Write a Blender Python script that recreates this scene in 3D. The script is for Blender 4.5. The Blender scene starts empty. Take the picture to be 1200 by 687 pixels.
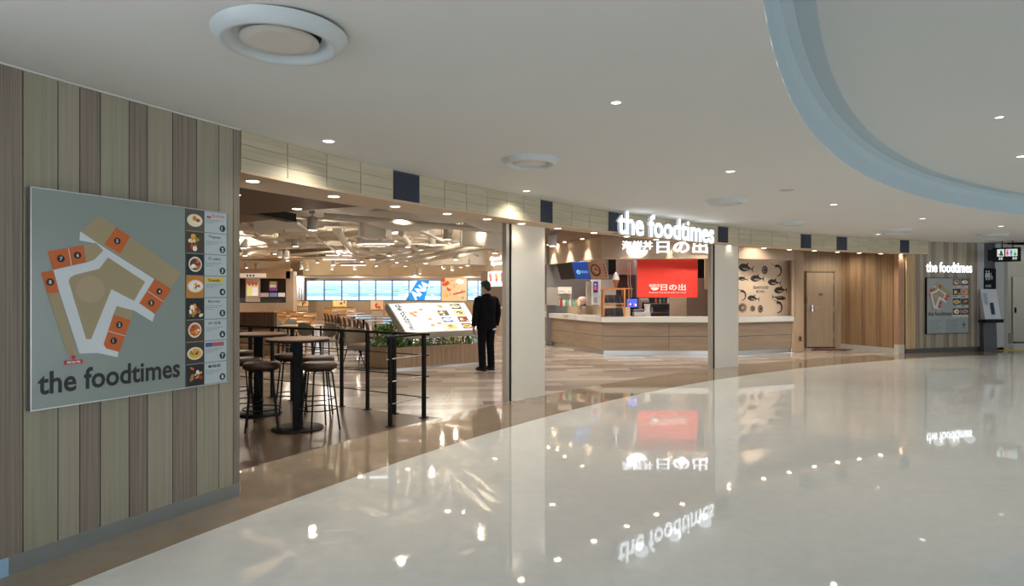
import bpy, math, random
from mathutils import Vector, Matrix
rnd = random.Random(7)
S = bpy.context.scene
C = bpy.context.collection
PI = math.pi
# ------------------------------------------------------------------ camera, world, exposure
F, CX, CY, EYE = 740.0, 600.0, 343.5, 1.5        # focal length in pixels of the 1200 px frame, level camera 1.5 m up
cam_d = bpy.data.cameras.new('camera'); cam = bpy.data.objects.new('camera', cam_d); C.objects.link(cam)
cam_d.sensor_width = 36.0; cam_d.lens = F / 1200 * 36; cam.location = (0, 0, EYE); cam.rotation_euler = (PI / 2, 0, 0)
cam_d.clip_start = .05; cam_d.clip_end = 200
S.camera = cam
S.view_settings.view_transform = 'Standard'; S.view_settings.look = 'None'
S.view_settings.gamma = 1; S.view_settings.use_curve_mapping = False
S.view_settings.exposure = 1.7
w = bpy.data.worlds.new('world'); S.world = w; w.use_nodes = True
w.node_tree.nodes['Background'].inputs[0].default_value = (.80, .90, 1.0, 1)
w.node_tree.nodes['Background'].inputs[1].default_value = 1.0

def lamp(kind, loc, power, color=(1, .82, .62), size=.1, rot=None, spot=None, blend=.6, sy=None):
    d = bpy.data.lights.new('light_source', kind); d.energy = power; d.color = color
    if kind == 'AREA':
        d.size = size
        if sy: d.shape = 'RECTANGLE'; d.size_y = sy
    else: d.shadow_soft_size = size
    if kind == 'SPOT': d.spot_size = spot; d.spot_blend = blend
    o = bpy.data.objects.new('light_source', d); C.objects.link(o); o.location = loc
    if rot: o.rotation_euler = rot
    return o
WARM = (1, .90, .76); NEUT = (1, .93, .84)
# lamps of the food hall, the stall and the concourse
# free-standing warm spots in place of the hall's can bulbs, plus added fill points
for x, y, z, p in ((-5.4, 12.8, 3.0, 60), (-6.5, 15, 3.0, 70), (-3.2, 15.5, 3.0, 70), (-1.0, 13.2, 3.0, 60), (-10, 19, 3.0, 110), (-5.8, 20, 3.0, 110), (-2.2, 20, 3.0, 90), (-12, 26, 3.1, 140), (-7.6, 26, 3.1, 140),
                   (-3.6, 26, 3.1, 140), (-.6, 25, 3.1, 90), (-14, 31, 2.2, 60), (-1.7, 9.7, 2.62, 34), (.5, 13.5, 2.8, 60), (.5, 16.5, 2.8, 60)):
    lamp('SPOT', (x, y, z), p * .75, WARM, .06, (0, 0, 0), 2.45, .5)
    if z > 2.8: lamp('POINT', (x, y, z + .15), p * .2, WARM, .05)  # weak fill points added to brighten the ducts and ceiling
for x, y in ((2.0, 17.3), (3.6, 17.2), (5.0, 17.0)): lamp('POINT', (x, y, 2.78), 13, (1, .93, .85), .08)
for x, y in ((2.6, 14.3), (3.6, 14.2), (4.6, 14.6), (6.0, 15.0)): lamp('SPOT', (x, y, 2.84), 18, WARM, .05, (0, 0, 0), 2.4, .6)
lamp('SPOT', (8.6, 16.6, 2.7), 16, WARM, .05, (0, 0, 0), 2.6, .8)
lamp('POINT', (15.5, 17.2, 2.6), 14, (1, .97, .9), .1)
for x, y in ((1.5, -2), (4.5, -3), (9, -1), (8, 4), (13, 4), (12, 9), (17, 8), (17, 2), (3, -7), (20, 13), (-1, -4)): lamp('SPOT', (x, y, 2.76), (56 if y < 6 else 92), (1, .96, .90), .05, (0, 0, 0), 2.2, .8)  # unseen spots without fixtures, added to brighten the concourse

# ------------------------------------------------------------------ geometry of the place
OC = Vector((17.87, -5.95))                        # centre of the round concourse
def hc(x):                                         # ceiling height; it dips a little at the near end
    t = min(1, max(0, (x + 2.0) / 2.3)); t = t * t * (3 - 2 * t)
    return EYE + 1.212 + .086 * t
def soff(x): return EYE + (hc(x) - EYE) * .749
def RF(th):                                        # face of the beam
    a = math.degrees(th); t = (153.0 - a) / (142 - 153.0); t = (152.0 - a) / 12.0; t = min(1, max(0, t))
    return 22.55 + .27 * t + .13 * min(1, max(0, (140 - a) / 35))
def arc(R, th): return Vector((OC.x + R * math.cos(th), OC.y + R * math.sin(th)))
def th_at(px, R):                                  # angle of the arc where the photograph's column px meets it
    k = (px - CX) / F
    lo, hi = math.radians(62), math.radians(170)
    f = lambda t: (lambda p: p.x - k * p.y)(arc(R(t) if callable(R) else R, t))
    for _ in range(50):
        m = (lo + hi) / 2
        if f(m) > 0: lo = m
        else: hi = m
    return (lo + hi) / 2
def pt(px, py, D): return Vector(((px - CX) / F * D, D, EYE + (CY - py) / F * D))
def gnd(px, py):
    D = F * EYE / (py - CY); return Vector(((px - CX) / F * D, D, 0))

# ------------------------------------------------------------------ materials
MC = {}
def mat(name, col, rough=.5, metal=0, var=.06, scale=6, emit=None, es=1, coat=0, bump=0, spec=.5):
    if name in MC: return MC[name]
    m = bpy.data.materials.new(name); m.use_nodes = True; nt = m.node_tree; b = nt.nodes['Principled BSDF']
    b.inputs['Roughness'].default_value = rough; b.inputs['Metallic'].default_value = metal
    b.inputs['Specular IOR Level'].default_value = spec
    if coat: b.inputs['Coat Weight'].default_value = coat; b.inputs['Coat Roughness'].default_value = .05
    if emit:
        b.inputs['Emission Color'].default_value = (*emit, 1); b.inputs['Emission Strength'].default_value = es
    tc = nt.nodes.new('ShaderNodeTexCoord'); n = nt.nodes.new('ShaderNodeTexNoise'); n.inputs['Scale'].default_value = scale
    n.inputs['Detail'].default_value = 3
    nt.links.new(tc.outputs['Object'], n.inputs['Vector'])
    mx = nt.nodes.new('ShaderNodeMix'); mx.data_type = 'RGBA'
    mx.inputs[6].default_value = (*[max(0, c * (1 - var)) for c in col], 1); mx.inputs[7].default_value = (*[min(1, c * (1 + var)) for c in col], 1)
    nt.links.new(n.outputs['Fac'], mx.inputs[0]); nt.links.new(mx.outputs[2], b.inputs['Base Color'])
    if bump:
        bp = nt.nodes.new('ShaderNodeBump'); bp.inputs['Strength'].default_value = bump; bp.inputs['Distance'].default_value = .01
        nt.links.new(n.outputs['Fac'], bp.inputs['Height']); nt.links.new(bp.outputs[0], b.inputs['Normal'])
    MC[name] = m; return m
def wood(name, c1, c2, axis='z', rough=.5, fine=38, contrast=.5, spec=.3):
    if name in MC: return MC[name]
    m = bpy.data.materials.new(name); m.use_nodes = True; nt = m.node_tree; b = nt.nodes['Principled BSDF']
    b.inputs['Roughness'].default_value = rough; b.inputs['Specular IOR Level'].default_value = spec
    tc = nt.nodes.new('ShaderNodeTexCoord'); mp = nt.nodes.new('ShaderNodeMapping')
    sc = {'z': (fine, fine, .9), 'x': (.9, fine, fine), 'y': (fine, .9, fine), 'xy': (1.2, 1.2, fine)}[axis]
    mp.inputs['Scale'].default_value = sc
    oi = nt.nodes.new('ShaderNodeObjectInfo')
    nt.links.new(tc.outputs['Object'], mp.inputs['Vector'])
    ad = nt.nodes.new('ShaderNodeVectorMath'); ad.operation = 'ADD'
    sc2 = nt.nodes.new('ShaderNodeMath'); sc2.operation = 'MULTIPLY'; sc2.inputs[1].default_value = 30
    nt.links.new(oi.outputs['Random'], sc2.inputs[0]); nt.links.new(mp.outputs[0], ad.inputs[0]); nt.links.new(sc2.outputs[0], ad.inputs[1])
    n = nt.nodes.new('ShaderNodeTexNoise'); n.inputs['Scale'].default_value = 1; n.inputs['Detail'].default_value = 5; n.inputs['Roughness'].default_value = .6
    nt.links.new(ad.outputs[0], n.inputs['Vector'])
    r = nt.nodes.new('ShaderNodeValToRGB'); r.color_ramp.elements[0].position = .5 - contrast * .35; r.color_ramp.elements[1].position = .5 + contrast * .35
    r.color_ramp.elements[0].color = (*c1, 1); r.color_ramp.elements[1].color = (*c2, 1)
    nt.links.new(n.outputs['Fac'], r.inputs[0]); nt.links.new(r.outputs[0], b.inputs['Base Color'])
    MC[name] = m; return m
def polished(name, c1, c2, rough, scale, wav=.02, spec=.5, ior=1.5, coat=0):
    m = bpy.data.materials.new(name); m.use_nodes = True; nt = m.node_tree; b = nt.nodes['Principled BSDF']
    b.inputs['Roughness'].default_value = rough; b.inputs['IOR'].default_value = ior; b.inputs['Specular IOR Level'].default_value = spec
    b.inputs['Coat Weight'].default_value = coat; b.inputs['Coat Roughness'].default_value = rough
    tc = nt.nodes.new('ShaderNodeTexCoord')
    n = nt.nodes.new('ShaderNodeTexNoise'); n.inputs['Scale'].default_value = scale; n.inputs['Detail'].default_value = 8; n.inputs['Roughness'].default_value = .7
    nt.links.new(tc.outputs['Object'], n.inputs['Vector'])
    n3 = nt.nodes.new('ShaderNodeTexNoise'); n3.inputs['Scale'].default_value = .8; n3.inputs['Detail'].default_value = 4
    nt.links.new(tc.outputs['Object'], n3.inputs['Vector'])
    av = nt.nodes.new('ShaderNodeMath'); av.operation = 'ADD'; av.use_clamp = False; nt.links.new(n.outputs['Fac'], av.inputs[0]); nt.links.new(n3.outputs['Fac'], av.inputs[1])
    hv = nt.nodes.new('ShaderNodeMath'); hv.operation = 'MULTIPLY'; hv.inputs[1].default_value = .5; nt.links.new(av.outputs[0], hv.inputs[0])
    r = nt.nodes.new('ShaderNodeValToRGB'); r.color_ramp.elements[0].position = .35; r.color_ramp.elements[1].position = .65
    r.color_ramp.elements[0].color = (*c1, 1); r.color_ramp.elements[1].color = (*c2, 1)
    nt.links.new(hv.outputs[0], r.inputs[0]); nt.links.new(r.outputs[0], b.inputs['Base Color'])
    n2 = nt.nodes.new('ShaderNodeTexNoise'); n2.inputs['Scale'].default_value = 7; n2.inputs['Detail'].default_value = 2
    nt.links.new(tc.outputs['Object'], n2.inputs['Vector'])
    bp = nt.nodes.new('ShaderNodeBump'); bp.inputs['Strength'].default_value = wav; bp.inputs['Distance'].default_value = .02
    nt.links.new(n2.outputs['Fac'], bp.inputs['Height']); nt.links.new(bp.outputs[0], b.inputs['Normal'])
    MC[name] = m; return m
WHITE = mat('white_paint', (.66, .655, .63), .9, var=.015, scale=2, spec=.2)
BLUEP = mat('pale_blue_paint', (.42, .51, .55), .85, var=.02, spec=.2)
BLACK = mat('black_metal', (.006, .006, .0065), .5, var=.2, spec=.15)
STEEL = mat('brushed_steel', (.52, .53, .52), .32, 1, var=.08, scale=30)
GREYP = mat('grey_paint', (.42, .42, .40), .6)
CREAM = mat('cream_paint', (.62, .56, .46), .7)
BEIGE = mat('beige_wall', (.50, .39, .28), .75)
BROWNC = mat('brown_ceiling', (.15, .085, .05), .6)
DUCT = mat('duct_paint', (.70, .63, .52), .55, var=.05)
LIT = mat('letter_light', (1, 1, 1), emit=(.88, .94, 1), es=.62)
DISC = mat('lamp_light', (1, 1, 1), emit=(1, .80, .52), es=7)
DISCN = mat('lamp_light_neutral', (1, 1, 1), emit=(.95, .97, 1), es=1.0)
NAVY = mat('navy_panel', (.016, .024, .05), .5, var=.1)
LEATH = mat('brown_leather', (.036, .017, .010), .42, var=.3, scale=20, spec=.3)

# ------------------------------------------------------------------ mesh builder
WM = {}
class MB:
    def __init__(s): s.v = []; s.f = []; s.m = []; s.sm = []
    def add(s, vs, fs, mi=0, smooth=False):
        o = len(s.v); s.v += [Vector(v) for v in vs]
        for f in fs: s.f.append([i + o for i in f]); s.m.append(mi); s.sm.append(smooth)
        return s
    def hexa(s, p, mi=0):                          # p: 4 bottom (ccw from above), 4 top
        return s.add(p, [(3, 2, 1, 0), (4, 5, 6, 7), (0, 1, 5, 4), (1, 2, 6, 5), (2, 3, 7, 6), (3, 0, 4, 7)], mi)
    def box(s, c, d, rz=0, mi=0, bev=0):
        x, y, z = d[0] / 2, d[1] / 2, d[2] / 2; R = Matrix.Rotation(rz, 3, 'Z'); c = Vector(c)
        if bev:
            b = min(bev, x * .9, y * .9, z * .9); vs = []
            for zz, k in ((-z, b), (-z + b, 0), (z - b, 0), (z, b)):
                X, Y = x - k, y - k
                for a, e in ((-X + b, -Y), (X - b, -Y), (X, -Y + b), (X, Y - b), (X - b, Y), (-X + b, Y), (-X, Y - b), (-X, -Y + b)):
                    vs.append(c + R @ Vector((a, e, zz)))
            fs = [tuple(range(7, -1, -1)), tuple(range(24, 32))]
            for r in range(3):
                for i in range(8): fs.append((r * 8 + i, r * 8 + (i + 1) % 8, r * 8 + 8 + (i + 1) % 8, r * 8 + 8 + i))
            return s.add(vs, fs, mi)
        return s.hexa([c + R @ Vector(q) for q in ((-x, -y, -z), (x, -y, -z), (x, y, -z), (-x, y, -z), (-x, -y, z), (x, -y, z), (x, y, z), (-x, y, z))], mi)
    def prism(s, poly, z0, z1, mi=0):
        n = len(poly); vs = [Vector((p[0], p[1], z0)) for p in poly] + [Vector((p[0], p[1], z1)) for p in poly]
        fs = [tuple(range(n - 1, -1, -1)), tuple(range(n, 2 * n))] + [(i, (i + 1) % n, n + (i + 1) % n, n + i) for i in range(n)]
        return s.add(vs, fs, mi)
    def wallseg(s, a, b, z0, z1, t, mi=0):         # a, b: 2D ends of the seen face; t: thickness away from the camera side (left of a>b is back)
        a = Vector(a[:2]); b = Vector(b[:2]); d = (b - a).normalized(); n = Vector((-d.y, d.x)) * t
        return s.prism([a, b, b + n, a + n], z0, z1, mi)
    def tube(s, path, rad, n=8, mi=0, closed=False, flat=1.0, smooth=True, up=None):
        path = [Vector(p) for p in path]; m = len(path); rad = rad if isinstance(rad, (list, tuple)) else [rad] * m
        vs = []; pu = None
        for i, p in enumerate(path):
            if closed: t = path[(i + 1) % m] - path[i - 1]
            else: t = path[min(i + 1, m - 1)] - path[max(i - 1, 0)]
            t.normalize()
            if pu is None:
                u = Vector(up) if up else (Vector((0, 0, 1)) if abs(t.z) < .9 else Vector((1, 0, 0)))
            else: u = pu
            u = (u - t * u.dot(t)).normalized(); pu = u; v = t.cross(u)
            r = rad[i]; ra, rb = (r if isinstance(r, (list, tuple)) else (r, r * flat))
            for k in range(n):
                a = 2 * PI * k / n; vs.append(p + u * math.cos(a) * ra + v * math.sin(a) * rb)
        fs = []
        for i in range(m if closed else m - 1):
            j = (i + 1) % m
            for k in range(n): fs.append((i * n + k, i * n + (k + 1) % n, j * n + (k + 1) % n, j * n + k))
        s.add(vs, fs, mi, smooth)
        if not closed:
            s.add([vs[k] for k in range(n)], [tuple(range(n - 1, -1, -1))], mi); s.add(vs[-n:], [tuple(range(n))], mi)
        return s
    def lathe(s, c, prof, n=24, mi=0, smooth=True, cap=True):   # prof: (r, z)
        c = Vector(c); vs = []
        for r, z in prof:
            for k in range(n): a = 2 * PI * k / n; vs.append(c + Vector((r * math.cos(a), r * math.sin(a), z)))
        fs = []
        for i in range(len(prof) - 1):
            for k in range(n): fs.append((i * n + k, i * n + (k + 1) % n, (i + 1) * n + (k + 1) % n, (i + 1) * n + k))
        s.add(vs, fs, mi, smooth)
        if cap:
            s.add(vs[:n], [tuple(range(n - 1, -1, -1))], mi); s.add(vs[-n:], [tuple(range(n))], mi)
        return s
    def ell(s, c, r, rot=None, n=16, mi=0):
        c = Vector(c); vs = []; m = n // 2; R = rot or Matrix.Identity(3)
        for i in range(m + 1):
            a = PI * i / m
            for k in range(n):
                b = 2 * PI * k / n; vs.append(c + R @ Vector((r[0] * math.sin(a) * math.cos(b), r[1] * math.sin(a) * math.sin(b), -r[2] * math.cos(a))))
        fs = [(i * n + k, i * n + (k + 1) % n, (i + 1) * n + (k + 1) % n, (i + 1) * n + k) for i in range(m) for k in range(n)]
        return s.add(vs, fs, mi, True)
    def build(s, name, mats, parent=None, me=None):
        if not isinstance(mats, (list, tuple)): mats = [mats]
        base = None
        if parent is not None:
            inv = WM[parent].inverted(); vs = [inv @ v for v in s.v]
        else:
            xs = [v.x for v in s.v]; ys = [v.y for v in s.v]; zs = [v.z for v in s.v]
            base = Vector(((min(xs) + max(xs)) / 2, (min(ys) + max(ys)) / 2, min(zs))); vs = [v - base for v in s.v]
        m = bpy.data.meshes.new(name); m.from_pydata([tuple(v) for v in vs], [], s.f)
        for q in mats: m.materials.append(q)
        m.polygons.foreach_set('material_index', s.m); m.polygons.foreach_set('use_smooth', s.sm); m.update()
        o = bpy.data.objects.new(name, m); C.objects.link(o)
        if parent is not None: o.parent = parent; WM[o] = WM[parent]
        else: o.location = base; WM[o] = Matrix.Translation(base)
        return o
def tag(o, label=None, cat=None, group=None, kind=None):
    if label: o['label'] = label
    if cat: o['category'] = cat
    if group: o['group'] = group
    if kind: o['kind'] = kind
    return o
def thing(name, label, cat, loc=(0, 0, 0), rz=0, group=None, kind=None):
    o = bpy.data.objects.new(name, None); C.objects.link(o); o.location = loc; o.rotation_euler = (0, 0, rz); o.empty_display_size = .1
    WM[o] = Matrix.Translation(Vector(loc)) @ Matrix.Rotation(rz, 4, 'Z'); return tag(o, label, cat, group, kind)
KIDS = {}
def dup(root, loc, rz=0, label=None, group=None, sc=None):
    if root not in KIDS: KIDS[root] = [(c, [g for g in bpy.data.objects if g.parent == c]) for c in bpy.data.objects if c.parent == root]
    r = root.copy(); C.objects.link(r); r.location = loc; r.rotation_euler = (0, 0, rz)
    if label: r['label'] = label
    if group: r['group'] = group
    WM[r] = Matrix.Translation(Vector(loc)) @ Matrix.Rotation(rz, 4, 'Z')
    for c, gs in KIDS[root]:
        d = c.copy(); C.objects.link(d); d.parent = r
        for g in gs: e = g.copy(); C.objects.link(e); e.parent = d
    return r
def place(o, loc, rz=0, label=None):
    o.location = loc; o.rotation_euler = (0, 0, rz); WM[o] = Matrix.Translation(Vector(loc)) @ Matrix.Rotation(rz, 4, 'Z')
    for c in bpy.data.objects:
        if c.parent == o: WM[c] = WM[o]
    if label: o['label'] = label
    return o
def struct(name, mb, m, label=None): return tag(mb.build(name, m), label, None, None, 'structure')
ORD = ['first', 'second', 'third', 'fourth', 'fifth', 'sixth', 'seventh', 'eighth', 'ninth', 'tenth', 'eleventh', 'twelfth', 'thirteenth', 'fourteenth', 'fifteenth',
       'sixteenth', 'seventeenth', 'eighteenth', 'nineteenth', 'twentieth', 'twenty-first', 'twenty-second', 'twenty-third', 'twenty-fourth', 'twenty-fifth', 'twenty-sixth',
       'twenty-seventh', 'twenty-eighth', 'twenty-ninth', 'thirtieth']
ORD += ['%d-th' % i for i in range(31, 80)]

# ------------------------------------------------------------------ flat print on boards
TX = {}
def text_mesh(body, bold=0.0, ext=0.0):
    k = (body, bold, ext)
    if k not in TX:
        c = bpy.data.curves.new('writing', 'FONT'); c.body = body; c.offset = bold; c.extrude = ext; c.resolution_u = 3
        o = bpy.data.objects.new('writing', c); C.objects.link(o)
        m = bpy.data.meshes.new_from_object(o.evaluated_get(bpy.context.evaluated_depsgraph_get()))
        vs = [v.co.copy() for v in m.vertices]; fs = [tuple(p.vertices) for p in m.polygons]
        bpy.data.objects.remove(o); bpy.data.meshes.remove(m)
        x0 = min(v.x for v in vs); x1 = max(v.x for v in vs); y0 = min(v.y for v in vs); y1 = max(v.y for v in vs)
        TX[k] = ([Vector(((v.x - x0) / (x1 - x0), (v.y - y0) / (y1 - y0), v.z)) for v in vs], fs, (x1 - x0) / (y1 - y0))
    return TX[k]
class Frame:                                       # a flat board: origin at its lower left, metre axes ux, uy, normal towards the viewer
    def __init__(s, o, ux, uy): s.o = Vector(o); s.ux = Vector(ux).normalized(); s.uy = Vector(uy).normalized(); s.n = s.ux.cross(s.uy)
    def p(s, u, v, h=0): return s.o + s.ux * u + s.uy * v + s.n * h
    def unpx(s, px, py):
        d = Vector(((px - CX) / F, 1, (CY - py) / F)); e = Vector((0, 0, EYE)); t = (s.o - e).dot(s.n) / d.dot(s.n); q = e + d * t - s.o
        return q.dot(s.ux), q.dot(s.uy)
class Print:
    def __init__(s, fr): s.fr = fr; s.mb = MB(); s.mats = []; s.layer = 0
    def mi(s, m):
        if m not in s.mats: s.mats.append(m)
        return s.mats.index(m)
    def poly(s, pts, m, h=None):
        s.layer += 1; h = h if h is not None else .0010 + .00012 * s.layer
        a = sum(pts[i][0] * pts[(i + 1) % len(pts)][1] - pts[(i + 1) % len(pts)][0] * pts[i][1] for i in range(len(pts)))
        if a < 0: pts = pts[::-1]
        s.mb.add([s.fr.p(u, v, h) for u, v in pts], [tuple(range(len(pts)))], s.mi(m)); return s
    def rect(s, u, v, w, h, m, hh=None): return s.poly([(u, v), (u + w, v), (u + w, v + h), (u, v + h)], m, hh)
    def ell(s, u, v, a, b, m, n=14, rot=0, hh=None):
        c, q = math.cos(rot), math.sin(rot)
        return s.poly([(u + a * math.cos(t) * c - b * math.sin(t) * q, v + a * math.cos(t) * q + b * math.sin(t) * c) for t in [2 * PI * k / n for k in range(n)]], m, hh)
    def text(s, body, u, v, w, h, m, bold=.0, rot=0, ext=0, hh=None):
        cjk = any(ord(ch) > 0x2fff for ch in body); shifts = [(x, y) for x in (-bold, 0, bold) for y in (-bold * .6, bold * .6)] if cjk and bold else [(0, 0)]
        vs, fs, asp = text_mesh(body, 0 if cjk else bold, ext); s.layer += 1
        if h is None: h = w / asp
        if w is None: w = h * asp
        hh = hh if hh is not None else .0010 + .00012 * s.layer
        c, q = math.cos(rot), math.sin(rot)
        for i_, (sx, sy) in enumerate(shifts):
            out = []
            for p in vs:
                a, b = p.x * w + sx * h, p.y * h + sy * h; out.append(s.fr.p(u + a * c - b * q, v + a * q + b * c, hh + p.z + i_ * .00005))
            s.mb.add(out, fs, s.mi(m))
        return s
    def build(s, name, parent): return s.mb.build(name, s.mats, parent)
def pm(r, g, b, e=0):                              # printed colour (sRGB 0-255); e = glow, backlight on lit boards and added brightness on plain prints
    lin = lambda c: ((c / 255 + .055) / 1.055) ** 2.4 if c > 10 else c / 3294.
    c = (lin(r), lin(g), lin(b)); k = 'print_%d_%d_%d_%d' % (r, g, b, int(e * 100))
    return mat(k, c, .45, var=.02, emit=c if e else None, es=e * .36)
def dish(P, u, v, w, h, seed, e=0, bg=None):
    r = random.Random(seed); pal = [(200, 90, 40), (225, 170, 60), (120, 150, 60), (235, 220, 180), (170, 40, 35), (90, 60, 40), (240, 235, 225), (210, 120, 60)]
    P.rect(u, v, w, h, pm(*(bg or (40, 38, 34)), e))
    if seed % 3 == 1:
        for k in range(9): P.ell(u + w * r.uniform(.15, .85), v + h * r.uniform(.15, .85), w * r.uniform(.08, .14), h * r.uniform(.06, .13), pm(*pal[(seed + k * 3) % 8], e), 9, r.uniform(0, 3))
    else:
        a_, b_, o_ = (.47, .30, .5) if seed % 3 == 0 else (.40, .36, -.3); cx, cy = r.uniform(.47, .53), r.uniform(.44, .54)
        P.ell(u + w * cx, v + h * cy, w * a_ * .95, h * b_, pm(222, 217, 202, e), 20)
        P.ell(u + w * cx, v + h * cy, w * a_ * .78, h * b_ * .78, pm(*pal[seed % 8], e), 16)
    for k in range(7):
        c = pal[(seed * 3 + k * 5) % 8]
        P.ell(u + w * (.5 + r.uniform(-.22, .22)), v + h * (.5 + r.uniform(-.18, .18)), w * r.uniform(.06, .15), h * r.uniform(.05, .11), pm(*c, e), 9, r.uniform(0, 3))

# ------------------------------------------------------------------ floors
def disc_sector(R0, R1, t0, t1, n, z, mb, mi=0):
    for i in range(n):
        a, b = t0 + (t1 - t0) * i / n, t0 + (t1 - t0) * (i + 1) / n
        p = [arc(R0, a), arc(R1, a), arc(R1, b), arc(R0, b)]
        mb.add([(q.x, q.y, z) for q in p], [(0, 1, 2, 3) if t1 > t0 else (3, 2, 1, 0)], mi)
RB, RI, RW = 22.13, 23.12, 22.55
m_cor = polished('polished_pale_floor', (.64, .65, .63), (.74, .745, .72), .025, 9, .010, ior=1.6)
m_band = polished('polished_tan_stone', (.26, .205, .15), (.33, .265, .20), .04, 5, .012, ior=1.55)
m_brown = polished('dark_screed', (.048, .030, .018), (.082, .053, .034), .30, 2.2, .02, spec=.25)
mb = MB(); disc_sector(.05, RB, math.radians(20), math.radians(250), 160, 0, mb)
fl = struct('floor', mb, m_cor, 'pale polished concourse floor with mirror reflections, inside the curved tan border')
mb = MB(); disc_sector(RB, RI, math.radians(20), math.radians(200), 120, 0, mb); struct('floor', mb, m_band, 'curved tan polished stone border between concourse and food hall')
for x in (-11, -8, -5, -2.2): lamp('POINT', (x, 32.6, 2.15), 16, WARM, .06)  # bare points added to brighten the hall's back wall
# food hall floors: dark screed under the bar tables, plank tiles elsewhere
RL0, RL1 = Vector((-.80, 7.53)), Vector((-2.3, 8.38)); rd = (RL1 - RL0).normalized(); rn = Vector((-rd.y, rd.x))
if rn.y > 0: rn = -rn                              # rn points to the dark side
def clip(poly, p0, n):                             # keep the side where (p-p0).n >= 0
    out = []
    for i in range(len(poly)):
        a, b = poly[i], poly[(i + 1) % len(poly)]; da, db = (a - p0).dot(n), (b - p0).dot(n)
        if da >= 0: out.append(a)
        if (da >= 0) != (db >= 0): out.append(a + (b - a) * (da / (da - db)))
    return out
mb = MB(); ts = [th_at(px, RI) for px in (521, 480, 440, 400, 360, 320, 281, 240, 200)]
poly = [arc(RI, t) for t in ts] + [RL0 + rd * 6.5]
mb.add([(p.x, p.y, -.002) for p in [arc(RI, t) for t in ts]] + [((RL0 + rd * 9).x, (RL0 + rd * 9).y, -.002)], [tuple(range(len(ts) + 1))])
struct('floor', mb, m_brown, 'dark brown satin floor under the bar tables')
mb = MB(); mb.prism([(-22, 4), (12, 4), (22, 15), (22, 36), (-22, 36)], -.06, -.012)
m_sub = wood('plank_floor_far', (.30, .19, .11), (.46, .32, .20), 'x', .3, 3, .6, .5)
sub = struct('floor', mb, m_sub, 'wood-look tile floor of the food hall')
tones = [(.38, .325, .285), (.46, .405, .36), (.29, .24, .205), (.54, .48, .435), (.41, .345, .295), (.34, .30, .27)]
PM = []
for i, c in enumerate(tones):
    m = wood('plank_tile_%d' % i, tuple(q * .88 for q in c), tuple(min(1, q * 1.1) for q in c), 'x', .17, 7, .8, .5); PM.append(m)
PL, PW, pa = 1.25, .27, math.radians(6)
cells = []
for j in range(-20, 70):
    jit = rnd.uniform(-.3, .3)
    for i in range(-14, 16):
        c = Vector((i * PL + (j % 3) * PL / 3 + jit, 7 + j * PW)); c = Matrix.Rotation(pa, 2) @ c
        if c.y < 5 or c.y > 25: continue
        px = CX + F * c.x / c.y
        if px < 235 or px > 1075: continue
        cells.append((c, j))
def plank_poly(c):
    ca, sa = Vector((math.cos(pa), math.sin(pa))), Vector((-math.sin(pa), math.cos(pa))); a, b = PL / 2 - .0015, PW / 2 - .0015
    pol = [c - ca * a - sa * b, c + ca * a - sa * b, c + ca * a + sa * b, c - ca * a + sa * b]
    r = c - OC; th = math.atan2(r.y, r.x); pol = clip(pol, arc(RI, th), Vector((math.cos(th), math.sin(th))))
    if len(pol) >= 3: pol = clip(pol, RL0, -rn)
    return pol if len(pol) >= 3 else None
cells = [(c, p, j) for c, p, j in [(c, plank_poly(c), j) for c, j in cells] if p]
def hidden(c):                                      # behind the walls of the stalls
    return (c.x > .9 and c.y > 17.6) or (c.y > 15.9 and 2.0 < c.x < 7.6) or (c.x > 9.9 and c.y > 16) or (c.y > 17.5 and c.x > 2)
cells = [q for q in cells if not hidden(q[0])]
cells.sort(key=lambda q: q[0].length)
for q in cells[:290]:
    c, pol, j = q; MB().prism(pol, -.012, 0).build('plank', rnd.choice(PM), sub)
mbs = MB()
for c, pol, j in cells[290:]: mbs.prism(pol, -.012, 0, rnd.randrange(6))
tag(mbs.build('plank', PM, sub), kind='stuff')

# ------------------------------------------------------------------ concourse ceiling with the round recess
RC = Vector((16.25, -4.3)); RR = 16.72
mbc = MB(); NX, NT = 40, 120
def ceil_pt(x, y): return (x, y, hc(x))
tt = [math.radians(a) for a in [60 + (215 - 60) * i / 140 for i in range(141)]]
def ring_pt(t, f):                                  # f 0 = recess rim, 1 = outer edge following the beam line
    p = RC + Vector((math.cos(t), math.sin(t))) * RR
    d = Vector((math.cos(t), math.sin(t))); a = p - OC; R = 23.35
    b = a.dot(d); L = -b + math.sqrt(max(0, b * b - a.dot(a) + R * R)); q = p + d * L * f
    return q
rows = 14
for i in range(140):
    for k in range(rows):
        ps = [ring_pt(tt[i], k / rows), ring_pt(tt[i], (k + 1) / rows), ring_pt(tt[i + 1], (k + 1) / rows), ring_pt(tt[i + 1], k / rows)]
        mbc.add([ceil_pt(p.x, p.y) for p in ps], [(3, 2, 1, 0)], 0, True)
struct('ceiling', mbc, WHITE, 'white plaster ceiling of the concourse around the round recess')
mbr = MB(); H0 = EYE + 1.298; H1 = EYE + 1.60; n = 160
prof = [(0, H0 + .0), (.0, H0 + .05), (0, H1 - .12), (.03, H1 - .05), (.09, H1 - .012), (.2, H1)]
for i in range(n):
    a, b = math.radians(40 + 200 * i / n), math.radians(40 + 200 * (i + 1) / n)
    for k in range(len(prof) - 1):
        vs = []
        for t, (dr, z) in ((a, prof[k]), (b, prof[k]), (b, prof[k + 1]), (a, prof[k + 1])):
            p = RC + Vector((math.cos(t), math.sin(t))) * (RR - dr); vs.append((p.x, p.y, z))
        mbr.add(vs, [(0, 1, 2, 3)], 0, True)
struct('trim_1', mbr, BLUEP, 'pale blue curved step around the ceiling recess')
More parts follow.
